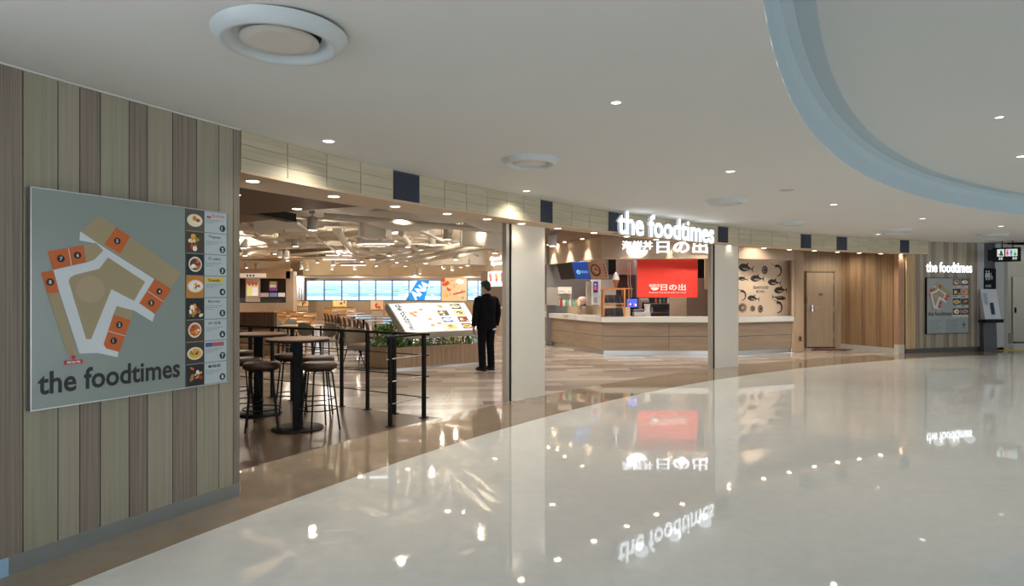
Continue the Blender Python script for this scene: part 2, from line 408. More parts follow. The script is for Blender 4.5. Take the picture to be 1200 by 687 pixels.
mbr = MB(); pts = [RC + Vector((math.cos(math.radians(40 + 200 * i / n)), math.sin(math.radians(40 + 200 * i / n)))) * (RR - .19) for i in range(n + 1)]
for i in range(n): mbr.add([(RC.x, RC.y, H1), (pts[i + 1].x, pts[i + 1].y, H1), (pts[i].x, pts[i].y, H1)], [(0, 1, 2)])
struct('ceiling', mbr, mat('recess_paint', (.60, .63, .62), .9, var=.015, spec=.2), 'grey white ceiling inside the round recess')

# ------------------------------------------------------------------ left wall with boards
def wall_boards(thing_, R, bounds, z0, zf, mats_, t=.03, gap=.003, name='plank'):
    for i in range(len(bounds) - 1):
        a, b = th_at(bounds[i], R), th_at(bounds[i + 1], R); g = gap / R
        n_ = 3; mb = MB()
        for k in range(n_):
            u, v = a - g + (b - a + 2 * g) * k / n_, a - g + (b - a + 2 * g) * (k + 1) / n_
            p = [arc(R, u), arc(R, v), arc(R + t, v), arc(R + t, u)]
            z1 = [zf(q.x) for q in p]
            mb.hexa([(q.x, q.y, z0) for q in p] + [(q.x, q.y, zz) for q, zz in zip(p, z1)])
        mb.build(name, mats_[i], thing_)
WL = wood('light_olive_board', (.25, .23, .165), (.36, .335, .25), 'z', .55, 45, .8)
WL2 = wood('light_board', (.27, .24, .18), (.37, .335, .255), 'z', .55, 60, .8)
WD = wood('striped_brown_board', (.155, .125, .098), (.30, .25, .20), 'z', .55, 90, .7)
wl = thing('wall_left', 'left wall clad in vertical wooden boards beside the food hall opening', None, (arc(RW, th_at(150, RW)).x, arc(RW, th_at(150, RW)).y, 0), kind='structure')
bl = [-420, -330, -250, -170, -110, -60, -30, 27, 68, 93.5, 117.7, 151.5, 172.7, 202.4, 230.4, 256.3, 273.2, 281.2]
bm = [WL, WD, WL, WD, WL2, WL, WD, WL, WL2, WD, WL, WD, WL2, WD, WL, WL2, WD]
BZ = .098
wall_boards(wl, RW, bl, BZ, lambda x: hc(x), bm)
mb = MB(); a0, a1 = th_at(-420, RW), th_at(281.0, RW); NN = 30
for i in range(NN):
    u, v = a0 + (a1 - a0) * i / NN, a0 + (a1 - a0) * (i + 1) / NN
    p = [arc(RW + .028, u), arc(RW + .028, v), arc(RW + .42, v), arc(RW + .42, u)]
    mb.hexa([(q.x, q.y, 0) for q in p] + [(q.x, q.y, hc(q.x)) for q in p])
mb.build('core', mat('joint_shadow', (.03, .025, .02), .8), wl)
def baseboard(name, R, p0, p1, h, m, label, t=.02, n=12):
    mb = MB(); a0, a1 = th_at(p0, R), th_at(p1, R)
    for i in range(n):
        u, v = a0 + (a1 - a0) * i / n, a0 + (a1 - a0) * (i + 1) / n
        p = [arc(R, u), arc(R, v), arc(R + t, v), arc(R + t, u)]
        mb.hexa([(q.x, q.y, 0) for q in p] + [(q.x, q.y, h) for q in p])
    return struct(name, mb, m, label)
m_bb = mat('grey_metal_base', (.30, .32, .31), .32, .6, var=.05, scale=3)
baseboard('baseboard_left', RW - .002, 10, 281, BZ, m_bb, 'brushed grey skirting along the foot of the left wall')
baseboard('baseboard_left', RW - .004, -420, 10, BZ, mat('blue_reflection_base', (.30, .46, .62), .3, var=.03), 'pale satin skirting piece at the near end of the left wall, tinted with a blue reflection')  # blue reflected daylight put into the colour of this piece
mb = MB()
for i in range(NN):
    u, v = a0 + (a1 - a0) * i / NN, a0 + (a1 - a0) * (i + 1) / NN
    p = [arc(RW - .012, u), arc(RW - .012, v), arc(RW + .01, v), arc(RW + .01, u)]
    mb.hexa([(q.x, q.y, hc(q.x) - .008) for q in p] + [(q.x, q.y, hc(q.x) - .0005) for q in p])
struct('trim_2', mb, WHITE, 'thin white bead where the left wall meets the ceiling')

# ------------------------------------------------------------------ beam (fascia) over the opening
WF = wood('bleached_oak_panel', (.46, .40, .28), (.58, .52, .385), 'xy', .6, 30, .8)
WF2 = wood('bleached_oak_panel_dark', (.42, .365, .25), (.55, .49, .355), 'xy', .6, 34, .8)
SOF = mat('soffit_board', (.60, .45, .31), .6, var=.05, spec=.3)
beam = thing('trim_3', 'long curved beam of bleached oak panels over the food hall opening', None, (0, 8.2, soff(0)), kind='structure')
fb = [282.3, 337, 383, 422.7, 460.5, (462, 491.5), 521, 546.6, 571, 594, 613.6, 633.3, (634.2, 647.6), 670, 691, 712.5, (714, 732.7), 760, 787, 815, 841, (842, 853.3), 865.5, 880,
      905, 923, 938, (939, 950.7), 965.4, 980, (981, 992.8), 1005.7, 1018, 1030, 1042, 1054.5, (1055.3, 1065.5), 1076.7, 1088]
prev = None; segs = []
for q in fb:
    if isinstance(q, tuple): segs.append((q[0], q[1], True)); prev = q[1]
    else:
        if prev is not None: segs.append((prev, q, False))
        prev = q
for (p0, p1, dark) in segs:
    a, b = th_at(p0, RF), th_at(p1, RF); g = .004 / 22.8; aa, bb = a - g, b + g
    A, B = arc(RF(aa), aa), arc(RF(bb), bb); A2, B2 = arc(RF(aa) + .03, aa), arc(RF(bb) + .03, bb)
    if dark:
        mb = MB(); mb.hexa([(A.x, A.y, soff(A.x) + .004), (B.x, B.y, soff(B.x) + .004), (B2.x, B2.y, soff(B.x) + .004), (A2.x, A2.y, soff(A.x) + .004)] +
                           [(A.x, A.y, hc(A.x) - .012), (B.x, B.y, hc(B.x) - .012), (B2.x, B2.y, hc(B.x) - .012), (A2.x, A2.y, hc(A.x) - .012)])
        o = mb.build('dark_panel', NAVY, beam); o['label'] = 'dark navy panel set in the oak beam'; continue
    for k in range(3):
        f0, f1 = k / 3 + .005, (k + 1) / 3 - .005
        zz = lambda x, f: soff(x) + (hc(x) - soff(x)) * f
        mb = MB(); mb.hexa([(A.x, A.y, zz(A.x, f0)), (B.x, B.y, zz(B.x, f0)), (B2.x, B2.y, zz(B.x, f0)), (A2.x, A2.y, zz(A.x, f0))] +
                           [(A.x, A.y, zz(A.x, f1)), (B.x, B.y, zz(B.x, f1)), (B2.x, B2.y, zz(B.x, f1)), (A2.x, A2.y, zz(A.x, f1))])
        mb.build('board', rnd.choice((WF, WF, WF2)), beam)
mb = MB(); mbf = MB(); a0, a1 = th_at(281.5, RF), th_at(1089, RF); NN = 90
for i in range(NN):
    u, v = a0 + (a1 - a0) * i / NN, a0 + (a1 - a0) * (i + 1) / NN
    p = [arc(RF(u) + .012, u), arc(RF(v) + .012, v), arc(23.19, v), arc(23.19, u)]
    mb.hexa([(q.x, q.y, soff(q.x) + .02) for q in p] + [(q.x, q.y, hc(q.x)) for q in p])
    p = [arc(RF(u) - .006, u), arc(RF(v) - .006, v), arc(23.13, v), arc(23.13, u)]
    mbf.hexa([(q.x, q.y, soff(q.x) - .012) for q in p] + [(q.x, q.y, soff(q.x) + .012) for q in p])
mb.build('core', wood('beam_core', (.32, .27, .18), (.40, .34, .24), 'xy', .6), beam); mbf.build('soffit', SOF, beam)

# soffit downlights
def downlight(name, label, p, r, m, group, power=0, col=WARM, spot=PI * .75, ringm=None, es=None):
    t = thing(name, label, 'light', (p[0], p[1], p[2]), group=group)
    mb = MB(); mb.lathe(p, [(r * 1.22, .004), (r * 1.22, -.004), (r, -.006), (r * .96, .004)], 20, cap=False); mb.build('trim_ring', ringm or mat('lamp_ring', (.75, .72, .68), .4), t)
    mb = MB(); mb.lathe(p, [(r * .95, -.002), (r * .95, -.005)], 16, smooth=False); mb.build('lens', m, t)
    if power: l = lamp('SPOT', (p[0], p[1], p[2] - .03), power, col, .04, (0, 0, 0), spot, .7)
    return t
dl = [(296, 207), (391, 222.5), (463, 236), (524, 245.5), (571, 254), (611, 261), (653.5, 267), (696, 271.6), (734.5, 275.2), (769, 279), (800, 282), (854, 287.5), (895, 290), (925, 291.5),
      (954.3, 293), (981.5, 294.5), (1007, 295.4), (1032, 296.5), (1055, 298), (1077, 299)]
for i, (px, py) in enumerate(dl):
    D = 6; 
    for _ in range(12):
        x = (px - CX) / F * D; D = (soff(x) - .012 - EYE) * F / (CY - py)
    a = math.atan2(D - OC.y, (px - CX) / F * D - OC.x); a = th_at(px, lambda t: RF(t) + .2); q = arc(RF(a) + .2, a)
    downlight('recessed_downlight', 'small round warm downlight in the beam soffit, %s from the left wall' % ORD[i], (q.x, q.y, soff(q.x) - .0125), .05, DISC, 'downlights in the beam soffit', (1.5 if px in (611, 854) else 9) if i > 1 else 6)

# ceiling downlights and round air diffusers
for i, (px, py, cap_, pw, hz) in enumerate([(385, 165, 'beside the oak beam near the left wall', 18, 0), (722, 119.5, 'nearest the middle of the picture, alone above the entrance', 6, 0), (617, 223.5, 'at the beam above the first column', 18, 0),
        (856, 200.5, 'between the middle air diffuser and the blue step', 10, 0), (977, 239.5, 'beyond the middle air diffusers towards the right', 10, 0), (1081, 256, 'in the far ceiling above the door alcove', 10, 0),
        (1173, 265, 'in the far ceiling above the hanging toilet sign', 10, 0), (1029, 274.5, 'at the beam above the alcove', 14, 0), (1171, 137, 'in the round recess, larger of the two', 12, 1), (1197, 183, 'in the round recess at the right edge', 12, 1)]):
    h = H1 if hz else None; D = (1.6 if hz else 1.298) * F / (CY - py)
    if not hz:
        for _ in range(8): D = (hc((px - CX) / F * D) - EYE) * F / (CY - py)
    x = (px - CX) / F * D; z = h or hc(x)
    downlight('recessed_downlight', 'small round recessed ceiling downlight ' + cap_, (x, D, z - .001), .047 if py > 150 else .033, DISCN, 'recessed downlights in the concourse ceiling', pw * (.55 if 'beam' in cap_ else 1.7), (1, .94, .85), PI * .78)
m_dif = mat('diffuser_white', (.52, .56, .57), .35, var=.02)
for i, (px, py, r, cap_) in enumerate([(328, 45, .315, 'largest and nearest, above the map board'), (621, 189.5, .285, 'above the first column'), (850, 236.5, .29, 'above the lit white lettering'),
        (927, 262, .26, 'right of the lit lettering'), (1050, 270.5, .29, 'above the door alcove'), (1163, 275.7, .29, 'farthest, above the hanging toilet sign')]):
    D = 4
    for _ in range(12): D = (hc((px - CX) / F * D) - .02 - EYE) * F / (CY - py)
    x = (px - CX) / F * D; z = hc(x); c = (x, D, z)
    t = thing('air_diffuser', 'round white cone air diffuser in the ceiling, ' + cap_, 'vent', c, group='round air diffusers in the concourse ceiling')
    mb = MB(); mb.lathe(c, [(r * 1.0, .0), (r * .995, -.006), (r * .86, -.055), (r * .80, -.058), (r * .74, -.045), (r * .66, -.012), (r * .60, -.002)], 48, cap=False); mb.build('cone', m_dif, t)
    mb = MB(); mb.lathe(c, [(.01, -.040), (r * .40, -.042), (r * .57, -.036), (r * .575, -.028), (r * .2, -.012)], 40); mb.build('inner_disc', mat('diffuser_disc', (.60, .56, .50), .4), t)
    mb = MB(); mb.lathe(c, [(r * .64, -.0035), (r * .64, -.001)], 32); mb.build('throat', BLACK, t)
D = 1.298 * F / (CY - 222.7); tag(MB().box(((922 - CX) / F * D, D, EYE + 1.293), (.12, .12, .01)).build('access_plate', mat('hatch_plate', (.45, .40, .33), .5)), 'small tan square plate on the ceiling above the right half of the beam', 'hatch')

# ------------------------------------------------------------------ columns in the opening
m_col = mat('satin_column', (.75, .69, .60), .42, .0, var=.02)
def column(pxa, pxb, yb, label, ang, wdt=None, mm=m_col, end=True):
    a = gnd(pxa, yb); d = Vector((math.cos(ang), math.sin(ang))); k = (pxb - CX) / F
    w_ = (k * a.y - a.x) / (d.x - k * d.y) if wdt is None else wdt
    t = thing('column', label, 'column', a, group='slim panel columns in the opening'); A = Vector((a.x, a.y)); n_ = Vector((-d.y, d.x)); zt = soff(a.x) + .02
    mb = MB(); s0 = .035
    mb.prism([A + d * s0, A + d * w_, A + d * w_ + n_ * .09, A + d * s0 + n_ * .09], 0, zt); mb.build('panel', mm, t)
    mb = MB(); mb.prism([A + d * .006 + n_ * .012, A + d * s0 + n_ * .012, A + d * s0 + n_ * .08, A + d * .006 + n_ * .08], 0, zt); mb.build('seal', BLACK, t)
    mb = MB(); q = A - d * .055; mb.prism([q + n_ * .02, A + d * .004 + n_ * .02, A + d * .004 + n_ * .10, q + n_ * .10], 0, zt); mb.build('guide_rail', mat('rail_beige', (.45, .40, .34), .4, .3), t)
    return t
column(597.8, 638.5, 470.5, 'tall pale satin panel column standing at the middle of the opening, nearest', math.radians(46))
column(836.4, 865, 432, 'tall pale satin panel column in front of the seafood stall', math.radians(31))
# third pair of jambs, at the right end of the opening
a = th_at(1053, RI); b = th_at(1060, RI); c3 = thing('column', 'narrow orange wooden jamb with white foot at the right end of the opening', 'column', (*arc(RI, a), 0))
A, B = arc(RI, a), arc(RI, b); WJ = wood('orange_jamb', (.36, .20, .12), (.48, .29, .18), 'z', .5)
MB().wallseg(A, B, .22, soff(A.x) - .012, .12).build('panel', WJ, c3); MB().wallseg(A, B, 0, .22, .12).build('foot', CREAM, c3)
A2 = arc(RI, th_at(1062.3, RI)); MB().wallseg(B, A2, 0, soff(A.x) - .012, .08).build('seal', BLACK, c3)
# ------------------------------------------------------------------ right boarded wall
wr = thing('wall_right', 'far right wall clad in vertical boards, carrying the lit lettering and map board', None, (*arc(23.06, th_at(1110, 23.06)), 0), kind='structure')
RWR = 23.08
G1 = wood('golden_board', (.42, .28, .14), (.58, .42, .24), 'z', .5, 30); 
br = [1062.3, 1067.5, 1073, 1077.5, 1082, 1086, 1091, 1096, 1101, 1106, 1112, 1117, 1122, 1127.5, 1133, 1138, 1142, 1145.3]
WL3 = wood('far_light_board', (.30, .26, .19), (.42, .37, .28), 'z', .55, 30); WD3 = wood('far_brown_board', (.20, .145, .10), (.36, .28, .21), 'z', .55, 40)
bmr = [G1, G1, WD3, WL3, WD3, WL3, WD3, WL3, WL3, WD3, WL3, WD3, WL3, WL3, WD3, WL3, WD3]
wall_boards(wr, RWR, br, .11, lambda x: (soff(x) if x < 10.1 else hc(x)), bmr)
mb = MB(); a0, a1 = th_at(1062.5, RWR), th_at(1145.2, RWR)
for i in range(8):
    u, v = a0 + (a1 - a0) * i / 8, a0 + (a1 - a0) * (i + 1) / 8; p = [arc(RWR + .028, u), arc(RWR + .028, v), arc(RWR + .3, v), arc(RWR + .3, u)]
    mb.hexa([(q.x, q.y, 0) for q in p] + [(q.x, q.y, hc(q.x)) for q in p])
mb.build('core', MC['joint_shadow'], wr)
baseboard('baseboard_right', RWR - .003, 1062.3, 1150, .11, mat('dark_base', (.09, .085, .08), .35), 'dark skirting at the foot of the far right wall')
# white pier with toilet sign panel
m_pier = mat('pier_white', (.44, .44, .43), .6); m_dg = mat('dark_grey_panel', (.075, .077, .08), .45)
P0, P1, P2, P3 = [arc(RWR, th_at(q, RWR)) for q in (1145.3, 1152.5, 1167, 1176.5)]
pier = thing('wall_right', 'white pier with a dark grey upright panel right of the boarded wall', None, (P1.x, P1.y, 0), kind='structure')
MB().wallseg(P0, P1, .07, hc(12), .3).build('panel', m_pier, pier); MB().wallseg(P2, P3, .07, hc(12), .3).build('panel', m_pier, pier)
d_ = (P2 - P1).normalized(); nn = Vector((-d_.y, d_.x))
MB().wallseg(P1 + nn * .03 + d_ * .02, P2 + nn * .03 - d_ * .02, .0, hc(12), .25).build('inset', m_dg, pier)
MB().wallseg(P1, P1 + d_ * .02, .07, hc(12), .2).wallseg(P2 - d_ * .02, P2, .07, hc(12), .2).build('edge_strip', STEEL, pier)
MB().wallseg(P0 + nn * .01, P3 + nn * .01, 0, .07, .25).build('skirting', BLACK, pier)
# corridor beyond
mb = MB(); mb.prism([(13.0, 19.2), (24, 19.2), (24, 19.4), (13.0, 19.4)], 0, 2.8)
m_far = mat('far_wall_paint', (.34, .325, .28), .8)
struct('wall_back', mb, m_far, 'plain grey beige wall at the end of the passage on the right')
mb = MB(); mb.prism([(P3.x, P3.y), (P3.x + .1, P3.y), (14.35, 19.2), (14.1, 19.2)], 0, 2.8); struct('wall_side', mb, m_far, 'side wall of the passage behind the white pier')
mb = MB(); mb.prism([(26, 5), (26.2, 5), (26.2, 20), (26, 20)], 0, 3.0); struct('wall_side', mb, m_far, 'far side wall of the passage outside the frame')
x0 = (1187 - CX) / F * 19.15; d1 = thing('door_1', 'plain grey door in the end wall of the passage at the right edge', None, (x0, 19.15, 0), kind='structure')
MB().box((x0 + .45, 19.17, 1.0), (.9, .05, 1.98), bev=.005).build('leaf', mat('far_door', (.36, .34, .295), .6), d1)
MB().box((x0 + .06, 19.13, .98), (.03, .05, .16)).build('handle', BLACK, d1)
MB().box((x0 + .45, 19.10, .012), (.95, .1, .02)).build('threshold', BLACK, d1)
x0 = (1181 - CX) / F * 18.9; tag(MB().box((x0, 18.9, .15), (.2, .2, .3), bev=.01).build('floor_box', mat('floor_box_olive', (.16, .15, .11), .6)), 'low olive grey box on the floor at the end of the passage', 'box')
q = gnd(1178, 410.7); tag(MB().prism([(q.x - .38, q.y - .12), (q.x + .42, q.y - .12), (q.x + .42, q.y + .18), (q.x - .38, q.y + .18)], 0, .006).build('tactile_strip', mat('yellow_tile', (.55, .36, .03), .5)), 'yellow tactile floor strip at the foot of the white pier', 'floor marking')
mb = MB(); mb.prism([(9, 15.8), (27, 12), (27, 22), (9, 22)], -.04, -.001); struct('floor', mb, m_cor, 'pale floor of the passage on the right')
mb = MB(); mb.prism([(11.0, 16.8), (27, 12), (27, 22), (11, 22)], hc(12), hc(12) + .05); struct('ceiling', mb, WHITE, 'white ceiling of the passage on the right')
# ------------------------------------------------------------------ map board art, shared by the three boards
OR, TAN, TAN2, PATH, INK, REDM = [(196, 98, 42), (160, 145, 112), (172, 152, 122), (205, 212, 216), (22, 24, 28), (190, 30, 40)]
AW, AH = 444.0, 620.0                                # art box in zoomed pixels, only used to place the print on the left board
def plane_frame(pxa, pxb, R, zb):
    a, b = th_at(pxa, R), th_at(pxb, R); A, B = arc(R, a), arc(R, b); return Frame((A.x, A.y, zb), (B.x - A.x, B.y - A.y, 0), (0, 0, 1)), (B - A).length
fr1, W1 = plane_frame(36.7, 267, RW - .045, .866); H1b = 1.204
wm, hm = fr1.unpx(217.5, 400)[0], H1b
def zc(x, y): u, v = fr1.unpx(x / 2.453, 210 + y / 2.453); return u / wm, v / hm
SH = [([(285, 103), (520, 270), (490, 315), (445, 285), (300, 195), (232, 150)], TAN),
      ([(230, 150), (300, 197), (443, 287), (400, 357), (445, 388), (438, 410), (385, 378), (335, 365), (297, 475), (340, 497), (338, 512), (280, 500), (228, 502), (150, 262), (247, 240), (270, 232), (297, 205), (275, 185), (228, 176)], PATH),
      ([(310, 225), (417, 295), (385, 350), (320, 317), (262, 460), (247, 460), (197, 295), (200, 284), (215, 275), (285, 258)], TAN),
      ([(333, 138), (374, 165), (345, 215), (299, 188)], OR), ([(445, 287), (492, 317), (445, 388), (400, 357)], OR),
      ([(136, 207), (240, 190), (247, 238), (152, 260)], OR), ([(240, 190), (275, 183), (297, 205), (270, 230), (247, 238)], TAN),
      ([(117, 268), (153, 262), (170, 325), (136, 330)], OR), ([(136, 330), (170, 325), (222, 505), (195, 510)], TAN),
      ([(325, 390), (375, 405), (343, 497), (305, 487), (297, 475)], OR), ([(335, 365), (383, 380), (375, 405), (325, 390)], TAN)]
LN = [((424, 322), (468, 352)), ((310, 437), (359, 451)), ((196, 198), (205, 248))]
NUM = [('5', 336, 178), ('7', 174, 229), ('6', 222, 219), ('8', 143, 296), ('4', 457, 323), ('3', 434, 356), ('2', 342, 419), ('1', 326, 465)]
NSH = [([zc(*p) for p in s], c) for s, c in SH]; NLN = [(zc(*a), zc(*b)) for a, b in LN]; NNUM = [(t, zc(x, y)) for t, x, y in NUM]
NC = zc(260, 317); NCR = ((zc(302, 317)[0] - zc(218, 317)[0]) / 2, (zc(260, 279)[1] - zc(260, 355)[1]) / 2); NR = zc(184, 534), zc(236, 518), zc(210, 512)
def draw_map(t, fr, x0, y0, W, H, e=0, title=True, tw=None, colf=None):
    cf = colf or (lambda c: pm(*c, e)); P = Print(fr); m = lambda p: (x0 + p[0] * W, y0 + p[1] * H)
    for s, c in NSH: P.poly([m(p) for p in s], cf(c))
    P.ell(*m(NC), NCR[0] * W, NCR[1] * H, cf(TAN2), 24)
    for a, b in NLN:
        a, b = Vector(m(a)), Vector(m(b)); d = (b - a).normalized(); q = Vector((-d.y, d.x)) * W * .002
        P.poly([tuple(a - q), tuple(b - q), tuple(b + q), tuple(a + q)], cf(PATH))
    P.build('floor_map', t)
    P = Print(fr); P.layer = 24
    for s, p in NNUM:
        u, v = m(p); r = W * .022; P.ell(u, v, r, r, cf(INK), 16); P.text(s, u - r * .3, v - r * .5, None, r * 1.0, cf((225, 225, 225)), .02); P.build('map_number', t); P = Print(fr); P.layer = 24
    (a, b), (c, d), (g, h) = m(NR[0]), m(NR[1]), m(NR[2]); P.rect(a, b, c - a, d - b, cf(REDM)); P.ell(g, h, W * .012, W * .012, cf(REDM)); P.rect(g - W * .002, d, W * .004, h - d, cf(REDM))
    P.text('現在地', a + (c - a) * .12, b + (d - b) * .2, (c - a) * .76, (d - b) * .6, cf((240, 235, 235)), .03); P.build('location_mark', t)
# left board
bd = thing('map_board', 'large grey illustrated floor map board with numbered orange blocks, on the near left wall', 'sign', fr1.p(W1 / 2, 0))
def slab(fr, u0, v0, u1, v1, th, h0=0):
    return MB().hexa([fr.p(u0, v0, h0 - th), fr.p(u0, v0, h0), fr.p(u1, v0, h0), fr.p(u1, v0, h0 - th), fr.p(u0, v1, h0 - th), fr.p(u0, v1, h0), fr.p(u1, v1, h0), fr.p(u1, v1, h0 - th)])
def frame_edges(fr, u0, v0, u1, v1, e, th, h):
    mb = MB()
    for a, b, c, d in ((u0 - e, v0 - e, u1 + e, v0), (u0 - e, v1, u1 + e, v1 + e), (u0 - e, v0, u0, v1), (u1, v0, u1 + e, v1)):
        s = slab(fr, a, b, c, d, th, h); mb.add(s.v, s.f)
    return mb
slab(fr1, 0, 0, W1, H1b, .035).build('panel', mat('board_face', (.25, .29, .27), .22, var=.02, scale=1), bd)
frame_edges(fr1, 0, 0, W1, H1b, .006, .042, .003).build('frame', STEEL, bd)
draw_map(bd, fr1, 0, 0, wm, hm)
P = Print(fr1); P.layer = 4; u0, v0 = zc(108, 640); u1, v1 = zc(517, 590)
lw = (u1 - u0) * wm; P.text('the foodtimes', u0 * wm, .075, lw, .128, pm(*INK), .022); P.build('lettering', bd)
# photos and list
ua, ub = fr1.unpx(217.5, 350)[0], fr1.unpx(239, 350)[0]; ph = H1b / 8
logos = [('日の出', (190, 40, 40), None), ('Tapas', (20, 20, 22), None), ('① udon', (40, 42, 45), None), ('Steak', (30, 30, 20), (222, 190, 30)), ('Burger', (60, 60, 62), None), ('MY 台湾', (50, 52, 58), None), ('', (150, 60, 80), (60, 80, 140)), ('●麺屋', (40, 40, 45), None)]
bgs = [(90, 80, 70), (70, 55, 45), (25, 32, 38), (190, 120, 40), (25, 25, 25), (70, 50, 30), (50, 45, 40), (14, 16, 18)]
for i in range(8):
    v = H1b - (i + 1) * ph
    P = Print(fr1); P.layer = 2; dish(P, ua + .004, v + .003, ub - ua - .006, ph - .006, i + 3, bg=bgs[i]); P.build('dish_photo', bd)
    P = Print(fr1); P.layer = 2; X0, X1 = ub + .003, W1 - .012; P.rect(X0, v + .003, X1 - X0, ph - .006, pm(176, 188, 192)); t_, c_, b_ = logos[i]
    if b_: P.rect(X0 + .008, v + ph * .72, X1 - X0 - .03, ph * .19, pm(*b_))
    if i == 6: P.rect(X0 + .06, v + ph * .72, X1 - X0 - .082, ph * .19, pm(170, 90, 105))
    if i == 0: P.ell(X0 + .035, v + ph * .76, .02, .013, pm(190, 40, 40)); P.rect(X0 + .012, v + ph * .77, .046, .012, pm(176, 188, 192))
    if t_: P.text(t_, X0 + (.06 if i == 0 else .03), v + ph * .74, min(.1, X1 - X0 - .06), ph * .14, pm(*c_), .02)
    for k in range(3): P.rect(X0 + .01, v + ph * (.60 - .07 * k), (X1 - X0) * (.75 - .2 * k), .002, pm(80, 85, 90))
    r = .024; P.ell(X1 - .035, v + ph * .26, r, r, pm(24, 26, 30), 20); P.text(str(i + 1), X1 - .035 - r * .33, v + ph * .26 - r * .55, None, r * 1.1, pm(225, 228, 230), .03)
    P.build('list_entry', bd)
P = Print(fr1); P.layer = 4; P.rect(ua - .003, 0, .005, H1b, pm(40, 45, 48)).rect(ub - .003, 0, .004, H1b, pm(40, 45, 48)); P.build('divider', bd)

# right board
fr2, W2 = plane_frame(1086.3, 1135, RWR - .05, 0); DR = fr2.o.y
zt = EYE + (CY - 326) / F * DR; zb = EYE + (CY - 391.3) / F * DR; fr2.o.z = zb; H2 = zt - zb
b2 = thing('map_board', 'smaller upright map and menu board on the far right wall, under white lettering', 'sign', fr2.p(W2 / 2, 0))
slab(fr2, 0, 0, W2, H2, .04).build('panel', mat('board_face_far', (.33, .35, .34), .35, var=.02), b2); frame_edges(fr2, 0, 0, W2, H2, .012, .045, .003).build('frame', BLACK, b2)
s_ = H2 * .715; y0 = H2 - s_; wm2 = W2 * .61
draw_map(b2, fr2, 0, y0, wm2, s_)
P = Print(fr2); P.layer = 4; P.text('the foodtimes', .03, y0 + .05, wm2 - .06, .11, pm(*INK), .02); P.build('lettering', b2)
for i in range(8):
    c, r = i % 2, i // 2; P = Print(fr2); P.layer = 2; w_ = (W2 - wm2) / 2; h_ = s_ / 4
    P.rect(wm2 + c * w_ + .01, H2 - (r + 1) * h_ + .01, w_ - .02, h_ - .02, pm(190, 195, 195)); dish(P, wm2 + c * w_ + .01, H2 - (r + .72) * h_, w_ - .02, h_ * .66, i + 5, bg=bgs[i])
    P.rect(wm2 + c * w_ + .02, H2 - (r + 1) * h_ + .03, w_ * .5, .02, pm(*[(190, 60, 60), (60, 60, 60), (50, 50, 60), (200, 190, 40)][r])); P.build('dish_photo', b2)
P = Print(fr2); P.layer = 2; P.rect(.0, 0, W2 * .42, y0 - .02, pm(150, 158, 156)).rect(W2 * .43, 0, W2 * .57, y0 - .02, pm(146, 154, 152))
for k in range(7): P.rect(.03, y0 - .08 - k * .05, W2 * (.32 - .04 * (k % 3)), .008, pm(95, 100, 100)); P.rect(W2 * .46, y0 - .08 - k * .05, W2 * (.30 - .03 * (k % 2)), .008, pm(95, 100, 100))
P.rect(W2 * .88, y0 * .25, .02, y0 * .5, pm(50, 52, 52)).rect(W2 * .84, y0 * .5, .11, .03, pm(50, 52, 52)); P.build('notice', b2)

# ------------------------------------------------------------------ lit lettering
def lit_sign(name, body, fr, w_, h_, label, depth=.05, bold=.022, m=LIT, standoff=.03, cat='sign', back=None):
    o = thing(name, label, cat, fr.p(w_ / 2, 0)); n = len(body)
    vs, fs, asp = text_mesh(body, bold, 0.0)
    P = Print(fr); P.mb.add([fr.p(p.x * w_, p.y * h_, standoff + depth) for p in vs], fs, P.mi(m)); P.build('lettering', o)
    vs, fs, asp = text_mesh(body, bold, .5); P = Print(fr)
    zs = max(p.z for p in vs)
    P.mb.add([fr.p(p.x * w_, p.y * h_, standoff + (p.z / zs + 1) * .5 * (depth - .002)) for p in vs], fs, P.mi(mat('letter_side', (.75, .8, .85), .4, emit=(.75, .85, 1), es=.05))); P.build('letter_return', o)
    return o
def chord_frame(pxa, pxb, R, off, zb):
    a, b = th_at(pxa, R), th_at(pxb, R); f_ = (lambda t: R(t) if callable(R) else R)
    A, B = arc(f_(a) - off, a), arc(f_(b) - off, b); return Frame((A.x, A.y, zb), (B.x - A.x, B.y - A.y, 0), (0, 0, 1)), (B - A).length
fr3, W3 = chord_frame(712.5, 826, RF, .12, 0)
D3 = fr3.o.y; fr3.o.z = EYE + (CY - 274.6) / F * D3; h3 = .375
lit_sign('sign_lettering', 'the foodtimes', fr3, W3, h3, 'large glowing white English lettering mounted on the oak beam over the seafood stall', .05, .018)
mb = MB(); f_ = fr3
for k in range(12): q = f_.p(W3 * (k + .5) / 12, .02, 0); mb.tube([q, q - f_.n * .12], .008, 6)
tag(mb.build('letter_bracket', STEEL), 'thin brackets behind the glowing English lettering on the beam', 'bracket')
fr4, W4 = chord_frame(1083.5, 1137, RWR, .02, 0); fr4.o.z = EYE + (CY - 319.2) / F * fr4.o.y
lit_sign('sign_lettering', 'the foodtimes', fr4, W4, .265, 'small glowing white English lettering on the far right boarded wall', .03, .018, standoff=.0)
for f_, w_, e_ in ((fr3, W3, .9), (fr4, W4, .35)):    # the halo the letters' own lamps throw on what is behind and above
    for k in range(3):
        q = f_.p(w_ * (k + .5) / 3, .2, .16); lamp('POINT', q, e_ / 3, (.85, .92, 1), .12)

